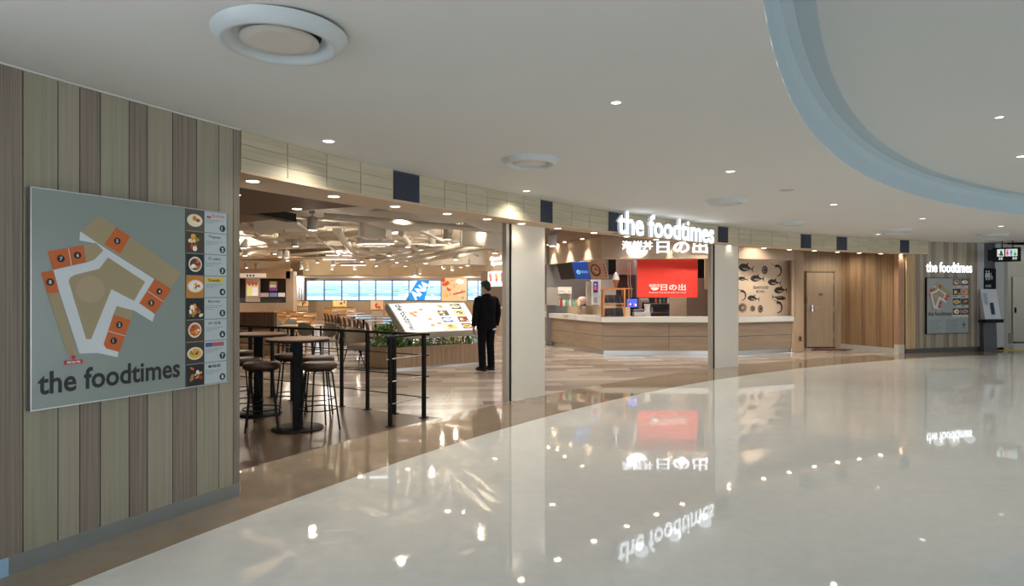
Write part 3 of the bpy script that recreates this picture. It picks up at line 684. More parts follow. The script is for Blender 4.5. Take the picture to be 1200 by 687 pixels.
# ------------------------------------------------------------------ toilet signs and leaflet stand
fp = Frame((P1.x, P1.y, 0), (P2.x - P1.x, P2.y - P1.y, 0), (0, 0, 1)); wp = (P2 - P1).length; DP = P1.y
zt = EYE + (CY - 314.5) / F * DP; zb = EYE + (CY - 344.5) / F * DP
o = thing('toilet_sign', 'black wall sign with white toilet pictograms on the pier at the right', 'sign', fp.p(wp / 2, zb)); slab(fp, .01, zb, wp - .01, zt, .03, .012).build('panel', BLACK, o)
P = Print(fp); P.layer = 100; W_ = pm(190, 195, 195)
def man(P, u, v, s, m, skirt=False, hh=.0135):
    P.ell(u, v + s * .9, s * .1, s * .1, m, 10, hh=hh)
    if skirt: P.poly([(u - s * .1, v + s * .76), (u + s * .1, v + s * .76), (u + s * .2, v + s * .3), (u - s * .2, v + s * .3)], m, hh)
    else: P.rect(u - s * .15, v + s * .38, s * .3, s * .38, m, hh)
    P.rect(u - s * .10, v, s * .085, s * .42, m, hh).rect(u + s * .015, v, s * .085, s * .42, m, hh)
man(P, .08, zb + .36, .25, W_, True); man(P, .16, zb + .36, .25, W_)
P.ell(.25, zb + .42, .045, .045, W_, 16, hh=.0136).ell(.25, zb + .42, .03, .03, BLACK, 16, hh=.0139).rect(.225, zb + .42, .018, .13, W_, .0142).rect(.225, zb + .45, .05, .016, W_, .0142)
P.text('お手洗', .05, zb + .17, .18, .07, W_, .02, hh=.0138); P.text('Toilet', .05, zb + .10, .11, .035, W_, .01, hh=.0138); P.text('화장실 洗手间', .05, zb + .05, .17, .028, W_, .01, hh=.0138); P.build('pictogram', o)
lb = thing('leaflet_stand', 'white tilted leaflet stand with black shelf and dark foot before the pier', 'stand', fp.p(wp / 2, 0, .2))
def fq(u, v, h): return fp.p(u - .13 - h * .35, v, h * .8)
MB().hexa([fq(.0, 0, .02), fq(0, 0, .25), fq(wp + .02, 0, .25), fq(wp + .02, 0, .02), fq(0, .74, .02), fq(0, .74, .2), fq(wp + .02, .74, .2), fq(wp + .02, .74, .02)]).build('foot', m_dg, lb)
MB().hexa([fq(-.06, .74, .02), fq(-.06, .74, .42), fq(wp + .12, .74, .42), fq(wp + .12, .74, .02), fq(-.06, .80, .02), fq(-.06, .83, .42), fq(wp + .12, .83, .42), fq(wp + .12, .80, .02)]).build('shelf', BLACK, lb)
MB().hexa([fq(-.02, .82, .1), fq(-.02, .82, .34), fq(wp + .09, .82, .34), fq(wp + .09, .82, .1), fq(-.02, 1.6, .03), fq(-.02, 1.6, .09), fq(wp + .09, 1.6, .09), fq(wp + .09, 1.6, .03)]).build('rack', mat('stand_white', (.62, .63, .64), .5), lb)
mb = MB()
for k, (u, v) in enumerate(((.03, 1.2), (.2, .95))):
    h = .34 - (v - .82) * .32 + .012; mb.add([fq(u, v, h), fq(u + .12, v, h), fq(u + .12, v + .3, h - .096), fq(u, v + .3, h - .096)], [(0, 1, 2, 3)], k)
mb.build('leaflet', [pm(150, 170, 190), pm(30, 50, 90)], lb)
hs = thing('hanging_sign', 'black overhead direction sign with lit toilet and smoking pictograms, at the right edge', 'sign', (pt(1178, 300, 15.75).x, 15.75, 0))
a = pt(1163, 307, 15.8); b = pt(1196.5, 306.2, 15.5); fh = Frame((a.x, a.y, a.z), (b.x - a.x, b.y - a.y, 0), (0, 0, 1)); wh = (Vector((b.x - a.x, b.y - a.y))).length; hh_ = .35
slab(fh, 0, 0, wh, hh_, .16).build('box', BLACK, hs)
mb = slab(fh, -.09, .03, 0, hh_ - .04, .12, -.02); mb.build('end_cap', BLACK, hs)
mb = MB(); 
for u in (.2, wh - .15): q = fh.p(u, hh_, -.08); mb.tube([q, (q.x, q.y, hc(12))], .012, 6)
mb.build('hanger', BLACK, hs)
class HP(Print):
    def poly(s, pts, m, h=None): return Print.poly(s, [(u * wh / .74, v) for u, v in pts], m, h)
P = HP(fh); e = .42; P.rect(.12, .13, .19, .18, pm(225, 240, 228, e)).rect(.34, .13, .31, .18, pm(215, 235, 215, e)).rect(.34, .13, .10, .18, pm(245, 205, 215, e)).rect(.44, .13, .10, .18, pm(200, 230, 240, e))
man(P, .39, .145, .145, pm(210, 60, 90, .3), True, .0035); man(P, .49, .145, .145, pm(30, 120, 160, .3), False, .0035)
P.ell(.59, .18, .035, .035, pm(120, 150, 90, .3), 12, hh=.0035).rect(.57, .18, .015, .1, pm(120, 150, 90, .3), .0035); P.rect(.15, .17, .07, .02, pm(40, 60, 60, .1), .0035)
P.poly([(.19, .15), (.27, .15), (.25, .27), (.21, .28)], pm(50, 60, 60, .1), .0036); P.poly([(.21, .2), (.28, .14), (.29, .17), (.23, .23)], pm(50, 60, 60, .1), .0037)
P.text('38', .16 * wh / .74, .045, .11 * wh / .74, .065, pm(220, 235, 230, .4), .03); P.text('50', .52 * wh / .74, .045, .12 * wh / .74, .065, pm(220, 235, 230, .4), .03); P.build('pictogram', hs)

# ------------------------------------------------------------------ door alcove
AL = [Vector((7.55, 16.35)), Vector((7.98, 17.3)), Vector((9.02, 17.3)), arc(23.22, th_at(1053, 23.22))]
AW1 = wood('alcove_wood', (.33, .235, .15), (.43, .32, .21), 'z', .6, 30)
AW2 = wood('alcove_board', (.30, .185, .10), (.42, .275, .155), 'z', .55, 30); AW3 = wood('alcove_board_dark', (.20, .12, .065), (.33, .21, .12), 'z', .55, 30)
mb = MB(); mb.wallseg(AL[0], AL[1], 0, 2.9, .1).wallseg(AL[1], AL[2], 0, 2.9, .1); struct('wall_back', mb, AW1, 'wooden wall of the alcove around the staff door')
wb = thing('wall_side', 'brown boarded side wall of the door alcove', None, (AL[2].x, AL[2].y, 0), kind='structure')
sb = [985, 990.5, 996, 1003, 1009, 1014, 1019, 1026, 1033, 1040, 1046, 1053.2]; d_ = (AL[3] - AL[2]).normalized()
def on_line(px):
    k = (px - CX) / F; A = AL[2]; t = (k * A.y - A.x) / (d_.x - k * d_.y); return A + d_ * t
for i in range(len(sb) - 1):
    a, b = on_line(sb[i]), on_line(sb[i + 1]); MB().wallseg(a + d_ * .003, b - d_ * .003, .11, 2.9, .03).build('plank', AW2 if i % 3 != 1 else AW3, wb)
n_ = Vector((-d_.y, d_.x)); MB().wallseg(AL[2] + n_ * .028, AL[3] + n_ * .028, 0, 2.9, .08).build('core', MC['joint_shadow'], wb)
mbb = MB().wallseg(AL[2] - n_ * .015, AL[3] - n_ * .015, 0, .11, .04).wallseg(AL[0], AL[0] + Vector((.02, .02)), 0, .1, .02)
struct('baseboard_back', mbb, mat('pale_base', (.50, .49, .45), .5), 'pale skirting of the door alcove')
dx0, dx1 = (945 - CX) / F * 17.28, (976 - CX) / F * 17.28
dr = thing('door_2', 'plain wooden staff door with lever handle in the alcove', None, ((dx0 + dx1) / 2, 17.28, 0), kind='structure')
MB().box(((dx0 + dx1) / 2, 17.27, 1.045), (dx1 - dx0, .05, 2.05), bev=.004).build('leaf', wood('door_wood', (.36, .26, .165), (.44, .33, .22), 'z', .5, 24), dr)
frm = MB()
for x in (dx0 - .015, dx1 + .015): frm.box((x, 17.26, 1.05), (.025, .08, 2.1))
frm.box(((dx0 + dx1) / 2, 17.26, 2.09), (dx1 - dx0 + .05, .08, .025)); frm.build('door_frame', mat('door_frame', (.27, .19, .12), .5), dr)
q = pt(952, 361.5, 17.2); mb = MB().box(q, (.035, .02, .18)).tube([q + Vector((0, -.01, .02)), q + Vector((0, -.06, .02)), q + Vector((.13, -.06, .02))], .011, 6); mb.build('handle', STEEL, dr)
q = pt(962, 345, 17.235); MB().box(q, (.11, .008, .06)).build('door_plate', mat('door_plate', (.16, .11, .07), .5), dr)
mb = MB()
for z in (.35, 1.05, 1.8): mb.tube([(dx1 - .005, 17.235, z - .06), (dx1 - .005, 17.235, z + .06)], .011, 6)
mb.build('hinge', STEEL, dr); MB().box(((dx0 + dx1) / 2 + .03, 17.24, .012), (dx1 - dx0, .1, .02)).build('threshold', BLACK, dr)
# red-brown mat
q = [gnd(949, 411.5), gnd(985, 408.6), gnd(1004, 410.3), gnd(966, 412.6)]
q = [(7.75, 16.42), (8.62, 16.3), (9.0, 16.7), (8.15, 17.0)]
tag(MB().prism(q, .0, .012).build('door_mat', mat('mat_red_brown', (.10, .035, .022), .9, scale=60)), 'dark red-brown mat on the floor before the staff door', 'mat')

# ------------------------------------------------------------------ seafood stall
K = [Vector((.45, 19.8)), Vector((2.17, 15.3)), Vector((5.4, 15.15)), Vector((7.1, 15.9)), Vector((7.58, 16.3))]
SW = wood('stall_wood', (.27, .20, .14), (.345, .26, .19), 'xy', .55, 14); SBE = mat('stall_fascia', (.50, .375, .265), .7)
ct = thing('service_counter', 'long angled wooden counter with pale stone top, front of the seafood stall', 'counter', (3.6, 15.3, 0))
ins = lambda a, b, t: (lambda d: (a + Vector((-d.y, d.x)) * t, b + Vector((-d.y, d.x)) * t))((b - a).normalized())
def off_line(t):
    out = []
    for i in range(4):
        d0 = (K[max(i, 1)] - K[max(i, 1) - 1]).normalized(); d1 = (K[min(i, 2) + 1] - K[min(i, 2)]).normalized(); n0, n1 = Vector((-d0.y, d0.x)), Vector((-d1.y, d1.x)); m_ = (n0 + n1).normalized(); out.append(K[i] + m_ * t / max(.3, m_.dot(n1)))
    return out
ins0 = ins; KO = off_line(.06); KP = off_line(.09); KC = off_line(.075)
for k in range(3):
    a, b = KO[k], KO[k + 1]
    L = (b - a).length; n_ = max(1, round(L / 1.6)); d = (b - a) / n_
    for i in range(n_):
        for z0, z1 in ((.105, .445), (.455, .788)): MB().wallseg(a + d * i + d * .003, a + d * (i + 1) - d * .003, z0, z1, .03).build('front_panel', SW, ct)
mb = MB(); mbt = MB(); mbc_ = MB()
for k in range(3):
    a, b = KP[k], KP[k + 1]; mb.wallseg(a, b, 0, .1, .05); mbc_.wallseg(KC[k], KC[k + 1], .1, .79, .2)
    mbt.wallseg(K[k], K[k + 1], .79, .92, .50 if k < 2 else .42)
mb.build('plinth', STEEL, ct); mbc_.build('core', MC['joint_shadow'], ct); mbt.build('worktop', mat('pale_stone', (.66, .64, .60), .3, var=.02), ct)
MB().wallseg(*ins(K[0], K[1], .5), .92, 1.15, .3).build('raised_shelf', SBE, ct)
# fascia above
fa = [K[0], K[1], Vector((4.83, 15.18))]
mb = MB().wallseg(fa[0], fa[1], 2.325, 3.2, .25).wallseg(fa[1], fa[2], 2.325, 3.2, .25).wallseg(Vector((5.35, 15.15)), K[3], 2.325, 3.2, .5); struct('wall_front', mb, SBE, 'beige header over the seafood stall counter')
mb = MB().wallseg(Vector((4.83, 15.16)), Vector((5.43, 15.13)), 0, 3.2, .5); struct('wall_front', mb, mat('stall_pier', (.42, .34, .25), .6), 'pier between stall counter and seafood poster, behind a column')
mb = MB().wallseg(K[3], AL[0], 0, 3.2, .06); struct('wall_front', mb, wood('wall_light_wood', (.42, .30, .20), (.52, .385, .26), 'z', .6, 24), 'light wooden wall between seafood poster and staff door')
tag(MB().box(pt(938, 397.2, 16.05) , (.06, .03, .12), .6).build('wall_socket', mat('socket_brown', (.10, .06, .04), .5)), 'small brown socket plate low on the light wooden wall', 'socket')
tag(MB().box(pt(944.5, 352.5, 16.42) , (.09, .04, .16), .9).build('card_reader', mat('reader_brown', (.10, .05, .03), .4)), 'small dark brown card reader on the wall left of the staff door handle', 'card reader')
# niche with fish
nb = [K[2] + Vector((-.05, .42)), K[3] + Vector((.03, .42))]
mb = MB().wallseg(nb[0] - Vector((.3, 0)), nb[1], .9, 2.4, .05); npn = struct('wall_back', mb, mat('niche_beige', (.62, .47, .34), .7), 'beige back panel of the niche right of the stall')
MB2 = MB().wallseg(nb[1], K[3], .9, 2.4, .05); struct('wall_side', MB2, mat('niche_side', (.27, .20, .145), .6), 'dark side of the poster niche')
fn_ = Frame((nb[0].x, nb[0].y, 0), (nb[1].x - nb[0].x, nb[1].y - nb[0].y, 0), (0, 0, 1))
def nz(px, py):
    return fn_.unpx(862 + px / 7.233, 285 + py / 7.233)
INKF = pm(34, 32, 32); INK2 = pm(150, 125, 105)
ps = thing('fish_poster', 'beige wall graphic of black ink fish and shellfish around serif words, in the niche', 'poster', fn_.p(.8, .92))
u0, v0 = nz(5, 625); u1, v1 = nz(447, 150); slab(fn_, u0 - .03, .93, u1, v1 + .05, .012, .013).build('panel', mat('poster_beige', (.60, .46, .34), .7, var=.02), ps)
P = Print(fn_); hb = .0145
def flush():
    global P
    k = P.layer; P.build('ink_drawing', ps); P = Print(fn_); P.layer = k
def fish(cx, cy, L, Hh, rot=0, body=True):
    u, v = nz(cx, cy); s = fn_.unpx(862 + (cx + 50) / 7.233, 285 + cy / 7.233)[0] - u; k = s / 50; c, q = math.cos(rot), math.sin(rot); P.layer += 1; h = hb + .00008 * P.layer
    T = lambda x, y: (u + (x * c - y * q) * k, v + (x * q + y * c) * k)
    top = [(-L * .5 + L * .85 * i / 10, Hh * .5 * math.sin(PI * (i / 10) ** .75)) for i in range(11)]
    P.poly([T(x, y) for x, y in top] + [T(x, -y * .9) for x, y in top[::-1][1:-1]], INKF, h)
    P.poly([T(L * .33, 0), T(L * .5, Hh * .45), T(L * .44, 0), T(L * .5, -Hh * .45)], INKF, h)
    P.poly([T(-L * .05, Hh * .40), T(L * .12, Hh * .75), T(L * .10, Hh * .3)], INKF, h)
    P.ell(*T(-L * .02, -Hh * .12), L * .22 * k, Hh * .14 * k, INK2, 10, rot, hh=h + .0003); P.ell(*T(-L * .38, Hh * .05), Hh * .06 * k, Hh * .06 * k, INK2, 8, hh=h + .0003); flush()
for a in ((85, 212, 130, 55, -.1), (62, 305, 85, 28, -.1), (180, 302, 120, 45, 0), (325, 335, 115, 42, -.05), (378, 400, 115, 44, .05), (148, 470, 105, 38, -.1), (362, 462, 120, 28, PI - .1)): fish(*a)
def shrimp(cx, cy, r, a0, a1):
    u, v = nz(cx, cy); k = (fn_.unpx(862 + (cx + 50) / 7.233, 285 + cy / 7.233)[0] - u) / 50; P.layer += 1; h = hb + .00008 * P.layer; n = 9; po, pi_ = [], []
    for i in range(n):
        a = a0 + (a1 - a0) * i / (n - 1); w_ = r * (.42 - .3 * i / (n - 1)); po.append((u + (r + w_ * .5) * math.cos(a) * k, v + (r + w_ * .5) * math.sin(a) * k)); pi_.append((u + (r - w_ * .7) * math.cos(a) * k, v + (r - w_ * .7) * math.sin(a) * k))
    P.poly(po + pi_[::-1], INKF, h)
    for i in range(0, n, 2): P.poly([pi_[i], (pi_[i][0] - r * .25 * k, pi_[i][1] - r * .15 * k), (pi_[i][0] + 2 * k, pi_[i][1] - 3 * k)], INKF, h)
    P.poly([po[0], (po[0][0] - r * k * 1.2, po[0][1] + r * k * .6), (po[0][0] - 2 * k, po[0][1] - 4 * k)], INKF, h); flush()
shrimp(350, 235, 34, 2.2, -1.6); shrimp(50, 445, 32, 1.9, -1.6); shrimp(355, 545, 34, 1.9, -1.7)
def shell(cx, cy, a, b, sp=False):
    u, v = nz(cx, cy); k = (fn_.unpx(862 + (cx + 50) / 7.233, 285 + cy / 7.233)[0] - u) / 50; P.layer += 1; h = hb + .00008 * P.layer
    P.ell(u, v, a * k, b * k, INKF if not sp else INK2, 18, hh=h); P.ell(u, v, a * .72 * k, b * .7 * k, INK2 if not sp else INKF, 14, hh=h + .0003); P.ell(u + a * .1 * k, v, a * .45 * k, b * .45 * k, INKF if not sp else INK2, 12, hh=h + .0006)
    for i in range(10):
        t = 2 * PI * i / 10; c_, s_2 = math.cos(t), math.sin(t); P.poly([(u + a * .9 * k * c_ - 2 * k * s_2, v + b * .9 * k * s_2 + 2 * k * c_), (u + a * 1.25 * k * c_, v + b * 1.25 * k * s_2), (u + a * .9 * k * c_ + 2 * k * s_2, v + b * .9 * k * s_2 - 2 * k * c_)], INKF, h)
    flush()
shell(243, 228, 24, 26); shell(52, 548, 38, 32, True); shell(140, 555, 20, 18); shell(205, 558, 20, 24)
P = Print(fn_); u, v = nz(145, 388); u1_, _ = nz(275, 388); P.text('SEAFOOD', u, v, u1_ - u, .07, pm(40, 32, 30), .015, hh=hb); u, v = nz(172, 422); u1_, _ = nz(245, 388); P.text('BOWL', u, v, u1_ - u, .065, pm(40, 32, 30), .015, hh=hb); P.build('lettering', ps)
for i, px in enumerate((880, 912)):
    q = pt(px, 300, 15.1); lamp('SPOT', (q.x, q.y + .1 * i, 2.42), 8, WARM, .05, (math.radians(20), 0, 0), PI * .5, .6)
# scallops on the left return header
for i, px in enumerate((649, 668, 689)):
    k = (px - CX) / F; d = K[1] - K[0]; t = (k * K[0].y - K[0].x) / (d.x - k * d.y); p = K[0] + d * t; dd = d.normalized(); q = p - Vector((-dd.y, dd.x)) * .16
    downlight('recessed_downlight', 'small warm downlight washing the angled stall header, %s from the nearest column' % ORD[i], (q.x, q.y, 2.86), .05, DISC, 'downlights along the angled stall header', 26, spot=PI * .42)
for i, px in enumerate((2.9, 3.9)): lamp('SPOT', (px, 15.0, 2.8), 14, WARM, .05, (0, 0, 0), PI * .5, .6)  # spots without fixtures, strengthened to brighten the red banner
# stall ceiling outside
mb = MB(); mb.prism([(-.1, 8.9), (.8, 9.6), (3.4, 12.3), (5.3, 13.6), (9.2, 15.6), (11, 16.3), (11, 20), (.0, 20), (-.45, 14)], 2.872, 2.95)
struct('ceiling', mb, BROWNC, 'brown ceiling before the seafood stall')
for i, (px, py) in enumerate(((675.5, 283), (654, 286), (716, 279.5), (790, 281))): 
    D = 1.37 * F / (CY - py); downlight('recessed_downlight', 'warm downlight in the brown ceiling before the stall, %s' % ('nearest the header corner', 'beside the hanging spotlight', 'left of the bowl sign', 'behind the large lettering')[i], ((px - CX) / F * D, D, 2.87), .06, DISC, 'downlights in the brown stall ceiling', 12)
# kanji sign
fk = Frame((2.35, 15.25, 2.33), (3.2, -.07, 0), (0, 0, 1)); fk.o.z = 0
def ks(px, py): return fk.unpx(px, py)
kg = thing('stall_sign', 'glowing white Japanese characters and bowl emblem on the header of the seafood stall', 'sign', fk.p(1.2, 2.4))
def kan(name, body, px0, py0, px1, py1, bold):
    (a, b), (c, d) = ks(px0, py1), ks(px1, py0); vs, fs, asp = text_mesh(body, 0, 0); P = Print(fk); H_ = d - b
    sh_ = [(x, y) for x in (-bold, 0, bold) for y in (-bold * .5, bold * .5)]
    for i_, (sx, sy) in enumerate(sh_): P.mb.add([fk.p(a + p.x * (c - a) + sx * H_, b + p.y * H_ + sy * H_, .08 + i_ * .0002) for p in vs], fs, P.mi(LIT))
    P.build(name, kg)
    vs, fs, asp = text_mesh(body, 0, .5); z_ = max(p.z for p in vs); P = Print(fk)
    P.mb.add([fk.p(a + p.x * (c - a), b + p.y * (d - b), .03 + (p.z / z_ + 1) * .024) for p in vs], fs, P.mi(MC['letter_side'])); P.build('letter_return', kg)
kan('characters', '海鮮丼', 728.5, 282.8, 764, 292.8, .03); kan('characters', '日の出', 769, 282.3, 828, 297, .035)
(a, b), (c, d) = ks(733.5, 293.5), ks(758.5, 293.5); P = Print(fk); r = (c - a) / 2
pts = [(a + r - r * math.cos(t), b - r * .72 * math.sin(t)) for t in [PI * i / 16 for i in range(17)]]; P.poly(pts, LIT, .08); P.build('bowl_emblem', kg)
for u in (.5, 1.7): lamp('POINT', fk.p(u, 2.5, .2), .3, (.85, .92, 1), .1)
# noren banner
q0, q1 = pt(746.5, 303, 15.5), pt(817.5, 348.6, 15.5)
bn = thing('fabric_banner', 'bright red cloth banner with white Japanese writing hanging over the stall counter', 'banner', ((q0.x + q1.x) / 2, 15.5, q1.z))
mb = MB(); nx = 24; zs_ = [q0.z, q0.z - (q0.z - q1.z) * .22, q0.z - (q0.z - q1.z) * .25, q0.z - (q0.z - q1.z) * .6, q1.z]
for k, off in enumerate((0, -.02)):
    vs = []
    for j, z in enumerate(zs_):
        for i in range(nx + 1): vs.append((q0.x + (q1.x - q0.x) * i / nx, 15.5 + off * .2 + .012 * math.sin(i * .9) * (j / 4) + (.03 if j in (1,) else 0), z))
    mb.add(vs, [(j * (nx + 1) + i, (j + 1) * (nx + 1) + i, (j + 1) * (nx + 1) + i + 1, j * (nx + 1) + i + 1) for j in range(4) for i in range(nx)], 0, True)
mb.build('cloth', mat('red_cloth', (.92, .055, .035), .75, var=.05, scale=3), bn)
MB().tube([(q0.x - .05, 15.52, q0.z + .0), (q1.x + .05, 15.52, q0.z)], .012, 8).build('rod', STEEL, bn)
fb_ = Frame((0, 15.46, 0), (1, 0, 0), (0, 0, 1)); P = Print(fb_); WB = pm(235, 225, 220)
def bx(px, py): return fb_.unpx(px, py)
def btext(s, x0, y0, x1, y1, bold): (a, b), (c, d) = bx(x0, y1), bx(x1, y0); P.text(s, a, b, c - a, d - b, WB, bold)
btext('日の出', 774.5, 333, 803.5, 340.5, .035); btext('海鮮丼', 760.5, 333, 773.5, 336.5, .03); btext('Seafood rice bowl and hot meal', 760.5, 341.8, 803.5, 343.6, .01)
(a, b), (c, d) = bx(762.5, 337), bx(772, 337); r = (c - a) / 2; P.poly([(a + r - r * math.cos(t), b - r * .75 * math.sin(t)) for t in [PI * i / 12 for i in range(13)]], WB); P.build('lettering', bn)
# kitchen behind
mb = MB().prism([(1.0, 18.2), (5.6, 18.2), (5.6, 18.35), (1.0, 18.35)], 0, 3.0); struct('wall_back', mb, mat('kitchen_steel', (.16, .15, .145), .4, .3), 'dark back wall of the stall kitchen')
mb = MB().prism([(1.0, 15.6), (7, 15.4), (7, 18.3), (.9, 18.3)], 2.86, 2.9)
mb = MB().box((4.6, 17.0, 1.1), (.05, 1.9, 2.2)); 
fK = lambda D: Frame((0, D, 0), (1, 0, 0), (0, 0, 1))
def upbox(name, px0, py0, px1, py1, D, dep, m, label, cat, bev=.006):
    a, b = pt(px0, py1, D), pt(px1, py0, D); return tag(MB().box(((a.x + b.x) / 2, D + dep / 2, (a.z + b.z) / 2), (b.x - a.x, dep, b.z - a.z), bev=bev).build(name, m), label, cat)
def partbox(name, px0, py0, px1, py1, D, dep, m, par, bev=.004):
    a, b = pt(px0, py1, D), pt(px1, py0, D); return MB().box(((a.x + b.x) / 2, D + dep / 2, (a.z + b.z) / 2), (b.x - a.x, dep, b.z - a.z), bev=bev).build(name, m, par)
# tilted menu boards
def menu(pxs, pys, D, m, label, extra=None):
    a = pt(pxs[0], pys[0], D); b = pt(pxs[1], pys[1], D); c = pt(pxs[2], pys[2], D + .12); d = pt(pxs[3], pys[3], D + .12)   # tl, tr, br, bl
    t = thing('menu_board', label, 'menu board', (d.x, D, d.z), group='tilted menu boards over the stall'); n_ = (b - a).cross(d - a).normalized(); n_ = n_ if n_.y > 0 else -n_
    MB().hexa([d, c, c + n_ * .04, d + n_ * .04, a, b, b + n_ * .04, a + n_ * .04]).build('panel', m, t)
    if extra:
        f = Frame(d, c - d, a - d); extra(f, (c - d).length, (a - d).length, t)
    return t
def ex_blue(f, w_, h_, t):
    P = Print(f); P.layer = 40; P.ell(w_ * .28, h_ * .42, w_ * .12, h_ * .13, pm(120, 200, 235, .8)); P.text('8', w_ * .24, h_ * .35, None, h_ * .14, pm(30, 60, 140, .2), .03); P.text('○○○○', w_ * .42, h_ * .36, w_ * .45, h_ * .14, pm(120, 190, 235, .8), .03); P.build('lettering', t)
def ex_bowl(f, w_, h_, t):
    P = Print(f); P.layer = 40; P.ell(w_ * .35, h_ * .5, w_ * .28, h_ * .36, pm(70, 50, 42)).ell(w_ * .35, h_ * .52, w_ * .2, h_ * .26, pm(180, 130, 100))
    for k in range(6): P.ell(w_ * (.26 + .04 * k), h_ * (.42 + .05 * (k % 4)), w_ * .06, h_ * .06, pm(*[(120, 60, 40), (210, 180, 140), (150, 90, 70)][k % 3]), 8)
    for k in range(5): P.rect(w_ * .84, h_ * (.12 + .16 * k), w_ * .06, h_ * .1, pm(60, 45, 40))
    P.build('dish_picture', t)
menu([652, 670, 674.5, 657.5], [309.8, 307.5, 327, 328], 15.9, mat('menu_dark', (.045, .03, .022), .3), 'dark brown tilted menu board, left of the three over the stall')
menu([670, 688, 693, 674.5], [307.5, 306.8, 327.2, 327], 15.85, pm(28, 68, 150, .45), 'blue tilted menu board, middle of the three over the stall', ex_blue)
menu([688, 708.5, 714, 693], [306.8, 304.5, 326.5, 327.2], 15.8, pm(170, 140, 118), 'beige tilted menu board with a bowl picture, right of the three over the stall', ex_bowl)
# steel cabinet, tank, etc.
upbox('fridge', 640.5, 337, 654, 358, 18.0, .2, mat('kitchen_grey', (.30, .28, .25), .5), 'grey cabinet at the left end of the stall kitchen', 'cabinet')
cs = thing('cup_rack', 'white open rack of small cups and sauce bottles on the stall counter, left', 'rack', (1.6, 17.0, 1.15))
partbox('back_panel', 654, 336.5, 670, 358.5, 17.15, .03, mat('rack_white', (.62, .58, .52), .5), cs)
rr = random.Random(3)
for r_ in range(3):
    partbox('shelf', 654, 344 + r_ * 5, 670, 344.6 + r_ * 5, 16.9, .25, MC['rack_white'], cs, 0)
    for c_ in range(5): 
        q = pt(656 + c_ * 3, 344 + r_ * 5, 17.0); MB().lathe(q, [(.025, 0), (.035, .07)], 8).build('cup', mat('cup_white', (.7, .68, .62), .4), cs)
for i, (px, c) in enumerate(((657.5, (.5, .03, .02)), (661, (.7, .7, .68)), (664, (.12, .35, .15)), (668, (.6, .6, .55)), (672, (.15, .4, .3)), (675, (.5, .4, .1)), (678, (.6, .6, .6)))):
    q = pt(px, 358.4, 16.6); q.z = 1.15; tag(MB().lathe(q, [(.032, 0), (.034, .12), (.014, .15), (.014, .19)], 10).build('sauce_bottle', mat('bottle_%d' % i, c, .3)), 'small %s bottle on the raised shelf of the stall, %s in the row' % (('red', 'white', 'green', 'pale', 'teal', 'yellow', 'clear grey')[i], ORD[i]), 'bottle', 'bottles on the raised stall shelf')
mb = MB(); q = pt(683, 352, 16.8)
mb.ell(q, (.15, .12, .10)); mb.ell(q + Vector((-.07, 0, -.06)), (.12, .1, .07)); tag(mb.build('folded_cloth', mat('pink_cloth', (.55, .35, .33), .9, scale=20, bump=.3)), 'pink cloth draped over a box on the stall shelf', 'cloth')
upbox('storage_box', 676, 352, 690, 358.5, 16.85, .25, mat('box_brown', (.08, .045, .03), .5), 'dark brown box under the pink cloth on the stall shelf', 'box').location.z = 1.151
tm = thing('ticket_machine', 'tall white ticket machine with dark screen standing behind the stall counter', 'machine', (pt(698, 357, 16.4).x, 16.4, 0))
partbox('body', 694, 327.8, 703.6, 357.5, 16.4, .35, mat('machine_white', (.66, .68, .70), .35), tm); partbox('side_panel', 688, 330, 694, 358, 16.55, .3, mat('machine_side', (.36, .32, .26), .5), tm)
partbox('screen', 695.6, 330.2, 700.6, 343, 16.385, .02, pm(35, 40, 100, .5), tm, 0); partbox('keypad', 696, 348.5, 700, 355, 16.385, .02, mat('keypad', (.35, .36, .38), .5), tm, 0)
P = Print(fK(16.38)); a, b = fK(16.38).unpx(696.5, 340); P.layer = 30; P.rect(a, b, .06, .1, pm(220, 70, 70, .6)).rect(a, b + .12, .06, .05, pm(120, 150, 230, .6)); P.build('screen_picture', tm)
upbox('prep_cabinet', 704, 328, 722, 360, 17.2, .5, mat('cab_pale', (.50, .52, .50), .5), 'pale cabinet behind the orange rack in the stall', 'cabinet')
# orange rack
rk = thing('utensil_rack', 'orange wooden two-tier rack of dark pouches on the stall counter', 'rack', (pt(722, 371, 15.45).x, 15.5, .92)); WO = wood('orange_wood', (.50, .20, .05), (.65, .29, .09), 'z', .5)
rx0, rx1 = pt(707.5, 371, 15.4).x, pt(732, 371, 15.4).x; rt = EYE + (CY - 338.3) / F * 15.4
for x in (rx0, rx1):
    for y in (15.4, 15.72): MB().box((x, y, (.92 + rt) / 2), (.035, .035, rt - .92)).build('post', WO, rk)
for z in (rt - .015, 1.235, ): MB().box(((rx0 + rx1) / 2, 15.56, z), (rx1 - rx0 + .04, .34, .025)).build('shelf', WO, rk)
MB().box(((rx0 + rx1) / 2 + .17, 15.66, rt), (rx1 - rx0 + .1, .3, .025)).build('top_board', WO, rk); MB().box((rx1 + .17, 15.75, rt - .15), (.035, .035, .3)).build('post', WO, rk)
for r_, zb_ in enumerate((.925, 1.25)):
    for k in range(9):
        x = rx0 + .05 + k * (rx1 - rx0 - .09) / 8; mb = MB().tube([(x, 15.44, zb_ + .01), (x - .025, 15.48, zb_ + .20)], [(.028, .012), (.022, .010)], 6)
        tag(mb.build('dark_pouch', mat('pouch_%d' % (k % 3), [(.02, .022, .03), (.05, .04, .06), (.03, .03, .03)][k % 3], .35)), 'slim dark pouch on the %s tier of the orange rack, %s from the left' % (('lower', 'upper')[r_], ORD[k]), 'pouch', 'dark pouches on the orange rack')
